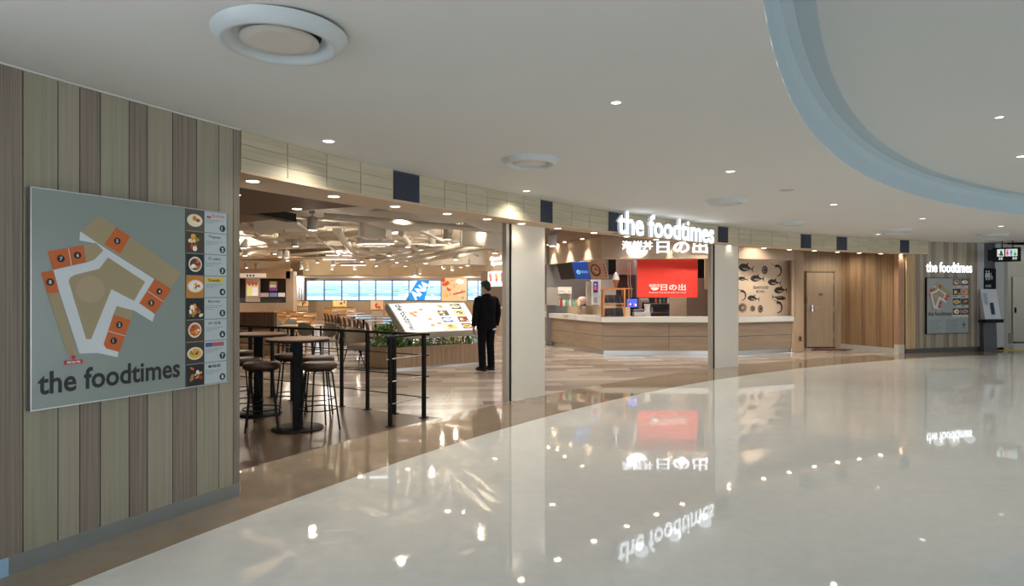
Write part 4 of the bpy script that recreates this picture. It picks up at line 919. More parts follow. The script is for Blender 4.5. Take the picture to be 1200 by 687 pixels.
# ice cream display
q = pt(721.7, 338, 15.55); q.z = rt + .013; ic = thing('ice_cream_model', 'white soft ice cream display model in a brown cone on the orange rack', 'ice cream', q)
MB().lathe(q, [(.02, 0), (.028, .03), (.05, .11), (.078, .185), (.082, .20)], 16).build('cone', mat('cone_brown', (.40, .14, .05), .5), ic)
MB().lathe(q, [(.08, .20), (.095, .225), (.075, .26), (.082, .275), (.058, .31), (.062, .32), (.035, .36), (.005, .40)], 18).build('ice_cream', mat('ice_white', (.85, .85, .84), .4), ic)
# monitor, register, cooker
mo = thing('monitor', 'small monitor with a colourful blue screen on the stall counter', 'monitor', (pt(741, 360, 15.9).x, 15.9, .92))
partbox('casing', 733.5, 349, 748, 362.5, 15.92, .04, BLACK, mo); partbox('screen', 734.6, 350.3, 746.8, 360.2, 15.905, .02, pm(70, 95, 205, .9), mo, 0)
f_ = fK(15.9); P = Print(f_); a, b = f_.unpx(735.5, 357.5); P.layer = 20
for k in range(5): P.ell(a + .025 + k * .045, b + .02 * (k % 2), .02, .03, pm(*[(230, 80, 90), (240, 230, 240), (60, 50, 140), (230, 90, 110), (235, 235, 250)][k], .8), 8)
P.build('screen_picture', mo); MB().box((pt(741, 360, 15.95).x, 15.97, .99), (.06, .06, .14)).build('stand', BLACK, mo); MB().box((pt(741, 360, 15.95).x, 15.97, .93), (.2, .16, .02)).build('foot', BLACK, mo)
rg = thing('cash_register', 'grey cash register beside the monitor on the stall counter', 'cash register', (pt(753, 366, 15.8).x, 15.8, .92))
a, b = pt(743, 371, 15.7), pt(759, 363, 15.7)
MB().box(((a.x + b.x) / 2, 15.85, .97), (b.x - a.x, .28, .1), bev=.01).build('drawer', mat('register_grey', (.42, .43, .44), .4), rg); MB().box(((a.x + b.x) / 2, 15.9, 1.05), (b.x - a.x - .05, .2, .07), bev=.01).build('keyboard', mat('register_key', (.2, .2, .21), .4), rg)
for k in range(5): MB().box((a.x + .05 + k * .06, 15.82, 1.09), (.03, .1, .012)).build('key', mat('key_white', (.6, .6, .6), .5), rg)
cq = Vector((pt(759, 371, 15.7).x, 15.75, .92)); jb = thing('blender', 'pale steel blender standing right of the register on the stall counter', 'blender', cq)
MB().lathe(cq, [(.09, 0), (.085, .10), (.06, .13)], 16).build('base', mat('blender_grey', (.5, .5, .5), .3, .4), jb); MB().lathe(cq, [(.06, .13), (.085, .30), (.08, .31)], 16).build('jug', mat('jug_pale', (.62, .62, .60), .15), jb); MB().lathe(cq, [(.08, .31), (.07, .34)], 16).build('lid', BLACK, jb)
ck = Vector((pt(754, 352, 16.9).x, 16.9, 0)); co_ = thing('coffee_machine', 'tan and grey drinks machine behind the register in the stall kitchen', 'machine', ck)
MB().box(ck + Vector((0, 0, 1.15)), (.26, .25, .42), bev=.03).build('body', mat('machine_tan', (.33, .29, .25), .4), co_); MB().box(ck + Vector((0, -.13, 1.15)), (.12, .02, .2)).build('front_panel', BLACK, co_); MB().box(ck + Vector((0, 0, .47)), (.4, .35, .94)).build('stand', m_dg, co_)
# back kitchen shelving and items
sh = thing('kitchen_shelf', 'dark steel shelving with jars at the back of the stall', 'shelf', (3.9, 17.6, 0))
for z in (.95, 1.2): MB().box((3.95, 17.65, z), (1.5, .35, .025)).build('shelf_board', mat('shelf_steel', (.22, .22, .22), .35, .7), sh)
for x in (3.25, 4.65): MB().box((x, 17.65, .65), (.03, .33, 1.3)).build('upright', MC['shelf_steel'], sh)
for i in range(12):
    c = [(.1, .1, .1), (.5, .45, .4), (.4, .1, .05), (.2, .25, .2)][i % 4]; q = (3.32 + .115 * i, 17.6, (.963, 1.213)[i % 2 == 0 or i > 5])
    tag(MB().lathe(q, [(.035, 0), (.037, .10), (.02, .13), (.02, .15)], 10).build('jar', mat('jar_%d' % (i % 4), c, .3)), 'small %s jar on the steel shelving behind the stall, %s from the left' % (('black', 'cream', 'red brown', 'green grey')[i % 4], ORD[i]), 'jar', 'jars on the stall shelving')
upbox('door_panel', 785.2, 320, 805, 371.6, 16.7, .06, mat('cream_door', (.60, .56, .42), .5), 'cream panel door behind the red banner', 'panel'); upbox('side_partition', 805.6, 320, 834, 371.6, 16.6, .08, mat('grey_brown_panel', (.22, .18, .145), .5), 'grey brown partition right of the cream panel in the stall', 'partition')
upbox('cream_panel', 826, 282.5, 835, 339.3, 16.5, .05, mat('cream_panel', (.58, .50, .34), .6), 'cream hanging panel right of the red banner', 'panel'); upbox('dark_screen', 818, 281.5, 825.5, 326, 16.1, .05, BLACK, 'narrow black screen edge right of the red banner', 'screen')
upbox('range_hood', 722, 285.8, 743, 322, 17.3, .5, mat('hood_steel', (.34, .33, .31), .3, .8), 'steel extractor hood above the ice cream display', 'hood'); upbox('hanging_screen', 713, 284.5, 722, 322, 16.9, .05, BLACK, 'black hanging screen beside the beige menu board', 'screen')
for i, px in enumerate((736, 738.5)): q = pt(px, 304, 16.9); tag(MB().tube([(q.x, 16.9, 2.32), (q.x, 16.9, 1.75), (q.x + .04, 16.9, 1.6), (q.x + .02, 16.9, 1.25)], .012, 6).build('hose', STEEL), 'thin steel hose hanging by the extractor hood, %s' % ('left one', 'right one')[i], 'hose', 'steel hoses in the stall kitchen')
upbox('oven', 722, 322, 745, 352, 17.7, .4, mat('oven_black', (.025, .025, .027), .3), 'black oven under the extractor hood', 'oven'); upbox('oven', 745, 349, 784, 362, 18.0, .15, MC['oven_black'], 'low black appliance behind the red banner', 'appliance')
# ------------------------------------------------------------------ food hall shell
HZ = 3.9
mb = MB().prism([(-22, 2), (-2.6, 5), (2, 11.2), (12, 17), (12, 35), (-22, 35)], HZ, HZ + .1); struct('ceiling', mb, mat('hall_ceiling', (.40, .33, .25), .8), 'high beige ceiling of the food hall behind ducts and pipes')
mb = MB(); a0, a1 = th_at(60, 23.3), th_at(1150, 23.3); NN = 40
for i in range(NN):
    u, v = a0 + (a1 - a0) * i / NN, a0 + (a1 - a0) * (i + 1) / NN; p = [arc(23.18, u), arc(23.18, v), arc(23.3, v), arc(23.3, u)]; mb.hexa([(q.x, q.y, hc(q.x)) for q in p] + [(q.x, q.y, HZ) for q in p])
struct('wall_front', mb, CREAM, 'unseen wall strip above the beam, added to keep sky light out of the food hall')  # strip added so no sky light leaks in above the beam
struct('wall_side', MB().prism([(-19.9, 2), (-19.7, 2), (-19.7, 35), (-19.9, 35)], 0, HZ), BEIGE, 'far left wall of the food hall'); struct('wall_side', MB().prism([(-19.8, 6.0), (-3.4, 4.4), (-3.4, 4.6), (-19.8, 6.2)], 0, HZ), BEIGE, 'wall of the food hall behind the boarded left wall')
HB = mat('hall_wall_beige', (.42, .32, .22), .7); BD = 34.0
X = lambda px, D: (px - CX) / F * D
Z = lambda py, D: EYE + (CY - py) / F * D
wx0, wx1, wz0, wz1 = X(358.5, BD), X(517, BD), Z(352.3, BD), Z(328.5, BD); vx0, vx1 = X(547.5, BD), X(572, BD)
mb = MB(); 
for a, b, z0, z1 in ((-19.8, wx0, 0, HZ), (wx0, wx1, 0, wz0), (wx0, wx1, wz1, HZ), (wx1, vx0, 0, HZ), (vx0, vx1, 0, wz0), (vx0, vx1, wz1, HZ), (vx1, 4, 0, HZ)): mb.prism([(a, BD), (b, BD), (b, BD + .2), (a, BD + .2)], z0, z1)
struct('wall_back', mb, HB, 'beige back wall of the food hall with a window band')
def window(name, x0, x1, bars, label):
    t = thing(name, label, None, ((x0 + x1) / 2, BD, wz0), kind='structure'); fr = mat('window_frame', (.10, .17, .24), .4)
    mb = MB()
    for z in (wz0, wz1): mb.box(((x0 + x1) / 2, BD + .05, z), (x1 - x0, .12, .06))
    mb.build('window_frame', fr, t); cols = [x0] + bars + [x1]
    for x in cols: MB().box((x, BD + .05, (wz0 + wz1) / 2), (.05, .12, wz1 - wz0)).build('mullion', fr, t)
    for a, b in zip(cols, cols[1:]): MB().box(((a + b) / 2, BD + .08, (wz0 + wz1) / 2), (b - a - .05, .01, wz1 - wz0 - .06)).build('pane', MC.get('glass_pane') or glass(), t)
def glass():
    m = bpy.data.materials.new('glass_pane'); m.use_nodes = True; nt = m.node_tree; b = nt.nodes['Principled BSDF']
    b.inputs['Transmission Weight'].default_value = 1; b.inputs['Roughness'].default_value = 0; b.inputs['IOR'].default_value = 1.0001; b.inputs['Base Color'].default_value = (.96, .98, 1, 1); MC['glass_pane'] = m; return m
window('window_1', wx0, wx1, [X(q, BD) for q in (379.8, 400.3, 420.6, 440, 459.6, 479)], 'long band of bluish windows in the back wall of the food hall')
window('window_2', vx0, vx1, [X(560, BD)], 'short bluish window behind the standing man')
fo = Frame((0, BD + 3, 0), (1, 0, 0), (0, 0, 1)); k_ = (BD + 3) / BD
def opx(px, py): return fo.unpx(px, py)
sky = thing('outside_view', 'pale blue airport apron and terminal buildings outside the back windows', 'view', (-6, BD + 3, 0), kind='structure')
P = Print(fo); e = 1.0
def orect(x0, y0, x1, y1, m): (a, b), (c, d) = opx(x0, y1), opx(x1, y0); P.rect(a, b, c - a, d - b, m)
orect(340, 318, 600, 362, pm(200, 222, 245, e))
r2 = random.Random(5)
for k, (y0, y1, c) in enumerate(((335, 343.5, (158, 196, 232)), (343.5, 347.5, (128, 172, 216)), (347.5, 349, (190, 205, 240)), (349, 356, (182, 218, 238)))): orect(340, y0, 600, y1, pm(*c, e))
for k in range(60):
    x = 345 + k * 4.2 + r2.uniform(-1, 1); y = r2.choice((333, 336, 339, 341, 345, 347)); orect(x, y, x + r2.uniform(2, 9), y + r2.uniform(.5, 1.4), pm(*r2.choice(((120, 180, 225), (215, 235, 252), (95, 155, 205), (225, 240, 255))), e))
for x, w_ in ((372, 14), (404, 10), (425, 30), (452, 20), (520, 10)): orect(x, 331.5, x + w_, 334, pm(165, 212, 242, e))
for x in range(380, 400, 3): orect(x, 333, x + 1, 341, pm(120, 180, 222, e))
(a, b), (c, d), (g, h), (i_, j) = opx(474, 354), opx(497, 354), opx(504, 326), opx(491, 326)
P.poly([(a, b), (c, d), (g, h), (i_, j)], pm(20, 115, 205, e))
(a, b), (c, d), (g, h), (i_, j) = opx(470, 354), opx(474, 354), opx(491, 326), opx(486, 326); P.poly([(a, b), (c, d), (g, h), (i_, j)], pm(215, 235, 255, e))
an = math.atan2(28, 17); u, v = opx(487, 352.5); P.text('ANA', u, v, 1.25, .52, pm(235, 245, 255, e), .05, rot=an - .25)
P.build('far_buildings', sky)
# mural on back wall
fm = Frame((X(517.5, BD), BD - .03, Z(353, BD)), (1, 0, 0), (0, 0, 1)); mw, mh = X(547, BD) - X(517.5, BD), Z(325, BD) - Z(353, BD)
mu = thing('wall_mural', 'cream and orange food mural on the back wall between the two windows', 'mural', fm.p(mw / 2, 0)); slab(fm, 0, 0, mw, mh, .02).build('panel', pm(225, 200, 160, .25), mu); P = Print(fm); r2 = random.Random(11)  # mural brightened by a weak glow in its colours, no lamp behind it
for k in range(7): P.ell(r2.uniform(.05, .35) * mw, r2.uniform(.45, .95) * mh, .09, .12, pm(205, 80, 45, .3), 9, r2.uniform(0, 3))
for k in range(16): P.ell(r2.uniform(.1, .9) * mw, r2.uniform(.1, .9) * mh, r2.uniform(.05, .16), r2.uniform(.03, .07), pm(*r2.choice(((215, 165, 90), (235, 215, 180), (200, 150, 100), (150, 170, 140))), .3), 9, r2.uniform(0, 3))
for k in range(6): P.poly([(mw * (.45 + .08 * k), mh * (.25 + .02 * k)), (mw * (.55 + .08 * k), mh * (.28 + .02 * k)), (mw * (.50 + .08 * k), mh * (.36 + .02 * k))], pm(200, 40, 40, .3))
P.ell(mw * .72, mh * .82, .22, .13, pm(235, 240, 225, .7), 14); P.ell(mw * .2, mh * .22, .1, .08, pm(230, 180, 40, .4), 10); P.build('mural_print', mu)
# bulkheads
mb = MB().prism([(-19, 30), (-10.5, 30), (-9.6, 29.0), (-6.4, 29.0), (-5.9, 30), (0, 30), (0, 33.9), (-19, 33.9)], 2.32, 3.05); struct('ceiling', mb, mat('cream_bulkhead', (.56, .43, .27), .7), 'cream dropped bulkhead along the back of the food hall')
mb = MB().prism([(-12.6, 26.5), (-9.6, 24.5), (-8.6, 27.0), (-11.0, 29)], 2.95, 3.02); struct('ceiling', mb, mat('orange_panel', (.42, .22, .10), .6), 'orange brown hanging ceiling panel at the back left')
# near dropped brown ceiling
mb = MB().prism([(-.95, 7.25), (-1.4, 7.3), (-3.09, 8.1), (-3.4, 7.6), (-6.0, 8.6), (-6.0, 4.9), (-2.3, 4.9)], 2.55, 2.62)
pol = [Vector((-1.38, 7.32)), Vector((-3.09, 8.1)), Vector((-5.5, 9.2)), Vector((-6.0, 5.0))] + [arc(23.2, th_at(q, 23.2)) for q in (120, 200, 281, 320, 360, 400, 440, 458)]
struct('ceiling', MB().prism(pol[::-1], 2.53, 2.60), BROWNC, 'low dark brown ceiling panel above the bar tables')
struct('ceiling', MB().prism([(-4.3, 9.65), (-3.75, 10.35), (-4.75, 10.95), (-9, 11.6), (-9, 9.65)], 2.72, 2.8), BROWNC, 'second low brown ceiling panel, left behind the first')
tag(MB().prism([(-3.75, 8.6), (-3.6, 8.5), (-3.33, 9.75), (-3.5, 9.8)], 2.6, 2.72).build('black_bulkhead', BLACK), 'black ceiling beam crossing left above the bar tables', 'beam')
downlight('recessed_downlight', 'warm downlight in the low brown ceiling above the bar tables', (X(348, 7.7), 7.7, 2.529), .055, DISC, 'downlights in the brown bar ceiling', 13)
downlight('recessed_downlight', 'warm downlight in the low brown ceiling hidden near the left wall', (-2.9, 6.6, 2.529), .055, DISC, 'downlights in the brown bar ceiling', 10)
# ducts and services
def duct(px0, py0, D0, px1, py1, D1, w_, h_, label, name='air_duct', cat='duct'):
    a, b = pt(px0, py0, D0), pt(px1, py1, D1); mb = MB().tube([a, b], [(h_ / 2 * 1.414, w_ / 2 * 1.414)] * 2, 4, smooth=False, up=(0, 0, 1))
    c, s_ = 0, 0; d = (b - a).normalized(); u = Vector((0, 0, 1)); u = (u - d * u.dot(d)).normalized(); v = d.cross(u); mb = MB(); o_ = [(-1, -1), (1, -1), (1, 1), (-1, 1)]
    mb.add([p + v * x * w_ / 2 + u * y * h_ / 2 for p in (a, b) for x, y in o_], [(3, 2, 1, 0), (4, 5, 6, 7), (0, 1, 5, 4), (1, 2, 6, 5), (2, 3, 7, 6), (3, 0, 4, 7)])
    L = (b - a).length; n_ = max(1, int(L / 1.2)); t = thing(name, label, cat, (a + b) / 2, group='painted ducts in the food hall ceiling'); mb.build('casing', DUCT, t)
    for i in range(n_ + 1):
        p = a + (b - a) * i / n_; m2 = MB(); m2.add([q + v * x * (w_ / 2 + .02) + u * y * (h_ / 2 + .02) for q in (p - d * .015, p + d * .015) for x, y in o_], [(3, 2, 1, 0), (4, 5, 6, 7), (0, 1, 5, 4), (1, 2, 6, 5), (2, 3, 7, 6), (3, 0, 4, 7)]); m2.build('flange', DUCT, t)
duct(300, 262, 12, 430, 247, 12.5, .55, .4, 'wide flat duct crossing high behind the low brown ceiling'); duct(340, 272, 14, 470, 292, 24, .7, .45, 'long cream duct receding towards the back windows')
duct(425, 262, 11, 455, 262, 11, .5, .48, 'boxy vertical duct drop left of the navy beam panel'); duct(553, 276, 11, 583, 277, 10.6, .5, .36, 'boxy duct drop just left of the nearest column')
duct(283, 282, 16, 420, 279, 17, .8, .45, 'broad duct in the middle of the hall ceiling, left part'); duct(455, 290, 19, 600, 262, 13, .5, .35, 'duct running down towards the nearest column'); duct(500, 306, 24, 560, 303, 22, .9, .4, 'shallow far duct above the mural')
duct(300, 296, 22, 350, 262, 12, .45, .3, 'narrow duct receding at the far left of the hall ceiling'); duct(400, 304, 25, 480, 276, 15, .5, .3, 'narrow duct receding in the middle of the hall')
def pipe(pts, r, label):
    mb = MB().tube(pts, r, 8); t = tag(mb.build('service_pipe', DUCT), label, 'pipe', 'painted pipes in the food hall ceiling')
for i, (p0, y0, D0, p1, y1, D1, r) in enumerate(((380, 253, 9.5, 600, 272, 10.2, .045), (281, 268, 13, 600, 284, 16, .05), (440, 306, 22, 600, 276, 11, .05), (440, 310, 23, 600, 283, 12, .05), (460, 312, 25, 600, 287, 14, .07),
        (281, 288, 16, 470, 268, 12, .05), (281, 298, 20, 420, 272, 13, .06), (330, 304, 24, 560, 296, 20, .05), (300, 276, 13, 520, 308, 26, .05), (395, 270, 12, 420, 305, 24, .09), (490, 254, 9.5, 600, 262, 9.8, .03),
        (281, 262, 11.5, 460, 300, 22, .04), (330, 268, 12, 600, 292, 18, .04), (281, 250, 10.4, 440, 262, 10.8, .022), (380, 266, 11, 600, 268, 11.4, .022), (281, 276, 14, 600, 291, 14.4, .025), (360, 287, 16, 590, 293, 17, .025), (470, 262, 10, 560, 300, 18, .03), (350, 262, 11, 400, 300, 19, .03), (470, 274, 12, 500, 306, 26, .06), (281, 303, 24, 500, 288, 18, .05), (530, 262, 10, 520, 300, 20, .05))):
    pipe([pt(p0, y0, D0), pt(p1, y1, D1)], r, 'cream painted pipe crossing the food hall ceiling, %s of the pipe runs' % ORD[i])
def sail(px, py, D, r, label, tilt=.12, rz=0):
    c = pt(px, py, D); t_ = []; mb = MB(); n_, m_ = 16, 6; vs = []
    for i in range(m_ + 1):
        for k in range(n_ + 1):
            a = PI * (k / n_ - .5); rr_ = r * i / m_; x, y = rr_ * math.sin(a) * 1.3, rr_ * math.cos(a); z = .35 * (rr_ / r) ** 2 * r
            vs.append(c + Matrix.Rotation(rz, 3, 'Z') @ Vector((x, y, z)))
    fs = [(i * (n_ + 1) + k, i * (n_ + 1) + k + 1, (i + 1) * (n_ + 1) + k + 1, (i + 1) * (n_ + 1) + k) for i in range(m_) for k in range(n_)]
    mb.add(vs, fs, 0, True); N = len(vs); mb.add([v + Vector((0, 0, .03)) for v in vs], [f[::-1] for f in fs], 0, True); tag(mb.build('curved_baffle', mat('baffle_white', (.66, .62, .55), .6)), label, 'baffle', 'curved white ceiling baffles')
sail(480, 271.5, 10.5, .75, 'curved white ceiling baffle below the navy beam panel, largest', rz=PI); sail(418, 250.5, 10, .6, 'curved white ceiling baffle just behind the brown ceiling edge', rz=PI); sail(521, 262, 9.6, .55, 'curved white ceiling baffle to the right of the largest one', rz=PI + .6); sail(590, 272, 9.6, .5, 'curved white ceiling baffle beside the nearest column', rz=PI - .5)
sail(345, 290, 15, .9, 'curved white ceiling baffle over the left seating', rz=PI); sail(455, 294, 17, .9, 'curved white ceiling baffle in the middle of the hall', rz=PI)
sail(400, 262, 12, .8, 'curved white ceiling baffle left of the boxy duct drop', rz=PI + .3); sail(310, 272, 13, .8, 'curved white ceiling baffle at the left end of the hall', rz=PI)
SPB = mat('spot_body', (.60, .56, .50), .45)
sp0 = thing('hall_spotlight', 'x', 'spotlight', group='cylindrical white spotlights in the food hall')
MB().lathe((0, 0, 0), [(.074, 0), (.082, .01), (.082, .21), (.06, .225)], 14).build('housing', SPB, sp0); MB().lathe((0, 0, 0), [(.055, -.003), (.055, .004)], 12).build('lens', mat('spot_lens', (1, 1, 1), emit=(1, .86, .66), es=4), sp0)
MB().tube([(0, 0, .22), (0, 0, .34)], .012, 6).box((0, 0, .30), (.10, .035, .05)).build('stem', SPB, sp0)
spl = [(366, 270, 10.5), (285.5, 291, 15), (346.5, 289, 14), (287, 300, 19), (336, 302.5, 20), (422, 286.5, 14), (404, 296.5, 18), (449, 283, 14), (478, 290, 14.5), (506, 287.5, 14), (524.5, 280.8, 11.5), (456, 300, 18.5), (534, 304.5, 17), (424, 307, 22),
       (465, 308, 22), (499, 309, 22), (441, 312, 25), (475, 312.5, 25), (564.5, 267.5, 10.5), (580, 297, 15), (540, 313.5, 23), (548, 311.5, 21), (322, 298, 22), (328, 301.5, 22), (337, 305.5, 25), (301, 315.5, 28), (353, 315.5, 28), (360, 316.5, 28), (389, 316, 28), (416, 316, 27), (486, 323, 30), (492, 321, 29), (520, 315, 26), (530, 317, 27), (289, 314, 28), (647.5, 288.5, 11.5), (391, 311, 25), (372, 308, 24)]
SPO = []
for i, (px, py, D) in enumerate(spl):
    p = pt(px, py, D); lb_ = 'white cylindrical spotlight hanging right of the nearest column before the stall' if px > 600 else 'white cylindrical spotlight hanging in the food hall, %s row, about %s of the hall width from the left wall' % ('front' if D < 15 else 'middle' if D < 22 else 'back', ORD[int((px - 280) / 4)] .replace('-th', 'th') + ' eightieth')
    lb_ = lb_ if px > 600 else 'white cylindrical hall spotlight, %s' % (('nearest and largest, at the left' if i == 0 else '%s from the left in the %s row' % (ORD[sorted([q[0] for q in spl if (q[2] < 15) == (D < 15) and (q[2] >= 22) == (D >= 22)]).index(px)], 'front' if D < 15 else 'middle' if D < 22 else 'far')))
    o = place(sp0, p, 0, lb_) if i == 0 else dup(sp0, p, 0, lb_); SPO.append((o, p, px))
    if i % 3 == 0 and px < 600: lamp('POINT', p + Vector((0, 0, -.12)), 4, WARM, .05)
for o, p, px in SPO:
    top = 2.872 if px > 600 else 2.32 if p.y >= 29 else 2.95 if 24 < p.y < 29 and -12 < p.x < -9 else HZ
    if top > p.z + .36: MB().tube([(p.x, p.y, p.z + .33), (p.x, p.y, top)], .008, 6).build('suspension_rod', SPB, o)
for i, (px, py, D, L) in enumerate(((400, 299.5, 20, 1.0), (398, 304.5, 22, 1.2), (484, 293.5, 18, .9), (482, 301, 20, .9), (448, 304.5, 22, .9), (414, 311, 24, 1.0), (444, 286, 14, .7))):
    p = pt(px, py, D); t = thing('linear_light', 'slim linear ceiling light with a cool white tube, %s of seven from the left' % ORD[i], 'light', p, group='linear lights in the food hall'); MB().box(p + Vector((0, 0, .05)), (L, .12, .08)).build('housing', SPB, t); MB().box(p, (L * .95, .08, .02)).build('tube', mat('tube_cool', (1, 1, 1), emit=(.85, .88, 1), es=.62), t); MB().box(p + Vector((0, 0, .3)), (.02, .02, .5)).build('stem', SPB, t)
# striped curtain, left stall
cu = thing('fabric_screen', 'pale blue white pleated screen left of the back windows', 'screen', (X(350, 33), 33, Z(352, 33)))
for k in range(4): MB().tube([(X(345.5 + k * 3.2, 33), 33, Z(352, 33)), (X(345.5 + k * 3.2, 33), 33, Z(321, 33))], .062, 10).build('fold', mat('screen_blue', (.55, .60, .72), .6), cu)
LD = 27.0; st = thing('food_stall', 'dark food stall front with menu screens at the far left of the hall', 'stall', (X(300, LD), LD, 0))
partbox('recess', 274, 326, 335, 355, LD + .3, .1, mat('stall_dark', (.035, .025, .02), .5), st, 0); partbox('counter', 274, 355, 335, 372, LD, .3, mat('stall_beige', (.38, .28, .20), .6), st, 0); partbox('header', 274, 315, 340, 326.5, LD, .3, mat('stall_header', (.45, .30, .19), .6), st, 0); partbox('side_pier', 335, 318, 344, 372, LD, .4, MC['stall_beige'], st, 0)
partbox('sill', 274, 349.5, 335, 354.5, LD + .1, .2, m_dg, st, 0); o = partbox('name_board', 281, 320.5, 311, 325.3, LD - .1, .08, mat('name_board_lit', (.7, .62, .52), .4, emit=(1, .85, .7), es=.12), st, 0)
f_ = fK(LD - .12); P = Print(f_); P.layer = 10
for k in range(3): a, b = f_.unpx(289 + k * 3.6, 324.2); P.rect(a, b, .07, .08, pm(40, 30, 30))
P.build('lettering', st)
partbox('menu_pillar', 287.8, 326, 304, 354, LD - .02, .1, mat('pillar_cream', (.50, .43, .34), .6), st, 0); partbox('menu_poster', 289.3, 330, 302.3, 347.3, LD - .05, .03, pm(225, 205, 175, .35), st, 0)  # poster brightened by a weak glow in its print colours
f_ = fK(LD - .06); P = Print(f_); P.layer = 10
def rp(x0, y0, x1, y1, m): a, b = f_.unpx(x0, y1); c, d = f_.unpx(x1, y0); P.rect(a, b, c - a, d - b, m)
rp(289.3, 330, 302.3, 333, pm(190, 100, 70, .3)); [rp(291 + 4 * k, 332.3, 293.5 + 4 * k, 334.8, pm(170, 90, 40, .3)) for k in range(3)]; rp(290, 337, 294.5, 346.5, pm(215, 215, 130, .4)); rp(295.5, 337, 301.8, 346.5, pm(240, 232, 226, .4)); P.build('poster_print', st)
partbox('screen', 315.5, 330, 324.5, 341, LD + .02, .05, pm(120, 80, 90, .3), st, 0); f_ = fK(LD + .01); P = Print(f_); P.layer = 10; rp(316.5, 330, 323.5, 332.5, pm(150, 145, 40, .4)); rp(316, 333.5, 323.5, 337, pm(190, 175, 165, .4)); rp(316, 338, 323.5, 341, pm(120, 60, 130, .4)); rp(305, 343.3, 315, 348.2, pm(175, 155, 150, .3)); rp(316, 343.3, 325, 348, pm(110, 120, 160, .4)); rp(326, 343.3, 334, 348, pm(205, 200, 195, .3)); P.build('screen_picture', st)
# right stall
RS = thing('food_stall', 'food stall with glowing script sign and dish photographs behind the standing man', 'stall', (-.3, 20.6, 0))
a_, b_ = Vector((X(552, 23.5), 23.5)), Vector((.35, 20.1)); MB().wallseg(a_, b_, 2.27, 3.0, .3).build('header', SBE, RS); MB().wallseg(a_ + Vector((.6, .2)), b_, .0, .95, .3).build('counter', SW, RS); MB().wallseg(a_ + Vector((.6, .1)), b_ - Vector((0, .05)), .95, 1.0, .4).build('worktop', mat('lit_top', (.7, .6, .45), .4), RS)
MB().wallseg(a_ + Vector((.3, 1.4)), b_ + Vector((.5, 1.4)), 0, 3, .1).build('back_wall', mat('stall_back', (.28, .20, .15), .6), RS)
fs_ = Frame((a_.x, a_.y, 0), (b_.x - a_.x, b_.y - a_.y, 0), (0, 0, 1)); P = Print(fs_); P.layer = 200
(a, b), (c, d) = fs_.unpx(575.5, 306), fs_.unpx(589, 299.5); P.text('Good', a, b, c - a, d - b, LIT, .05, hh=.06); (a, b), (c, d) = fs_.unpx(577, 312.5), fs_.unpx(593, 305.5); P.text('Spoon', a, b, c - a, d - b, LIT, .05, hh=.06); P.build('lettering', RS)
(a, b), (c, d) = fs_.unpx(574.5, 336), fs_.unpx(603, 316.5); slab(fs_, a, b, c, d, .05, .1).build('photo_board', pm(205, 205, 215, .6), RS); P = Print(fs_)
for k in range(4): P.ell(a + (c - a) * (.13 + .25 * k), b + (d - b) * .6, .09, .16, pm(*[(205, 100, 50), (225, 130, 50), (200, 80, 60), (215, 150, 60)][k], .6), 10, .5, hh=.102 + k * .0001).ell(a + (c - a) * (.13 + .25 * k), b + (d - b) * .42, .10, .06, pm(190, 90, 110, .5), 9, hh=.104)
P.rect(a, b, c - a, (d - b) * .2, pm(230, 232, 240, .7), .103); P.build('dish_photo', RS)
for px in (561.5, 570): q = pt(px, 296, 21.6); lamp('SPOT', (q.x, q.y - .3, 2.95), 30, WARM, .05, (math.radians(12), 0, 0), PI * .35, .5)
mb = MB().prism([(X(552, 23), 23), (.6, 19.6), (.6, 24), (X(552, 23), 24)], 3.0, 3.06); struct('ceiling', mb, BROWNC, 'brown ceiling panel over the stall behind the man')
# posters near the back
def sm_poster(px0, py0, px1, py1, D, cols, label):
    a, b = pt(px0, py1, D), pt(px1, py0, D); f = Frame(a, (1, 0, 0), (0, 0, 1)); w_, h_ = b.x - a.x, b.z - a.z; t = thing('poster', label, 'poster', f.p(w_ / 2, 0)); slab(f, 0, 0, w_, h_, .03).build('panel', pm(*cols[0]), t); P = Print(f); r = random.Random(int(px0))
    for k in range(6): P.ell(r.uniform(.15, .85) * w_, r.uniform(.2, .8) * h_, w_ * .12, h_ * .12, pm(*cols[1 + k % (len(cols) - 1)]), 9, r.uniform(0, 3))
    P.build('poster_print', t); MB().box(((a.x + b.x) / 2, D + .06, a.z / 2), (w_ * .9, .05, a.z), bev=.01).build('stand', HB, t)
sm_poster(390, 352.5, 406, 359.5, 27, [(225, 190, 130), (240, 220, 60), (120, 80, 60)], 'yellow and cream low poster panel before the back windows'); sm_poster(434.5, 352.5, 449, 363, 22, [(235, 195, 150), (215, 60, 50), (225, 90, 70)], 'cream poster with red marks left of the lit menu lectern'); sm_poster(344, 353, 361, 359, 28, [(230, 185, 120), (235, 220, 180), (60, 50, 50)], 'cream low poster panel under the pleated screen')
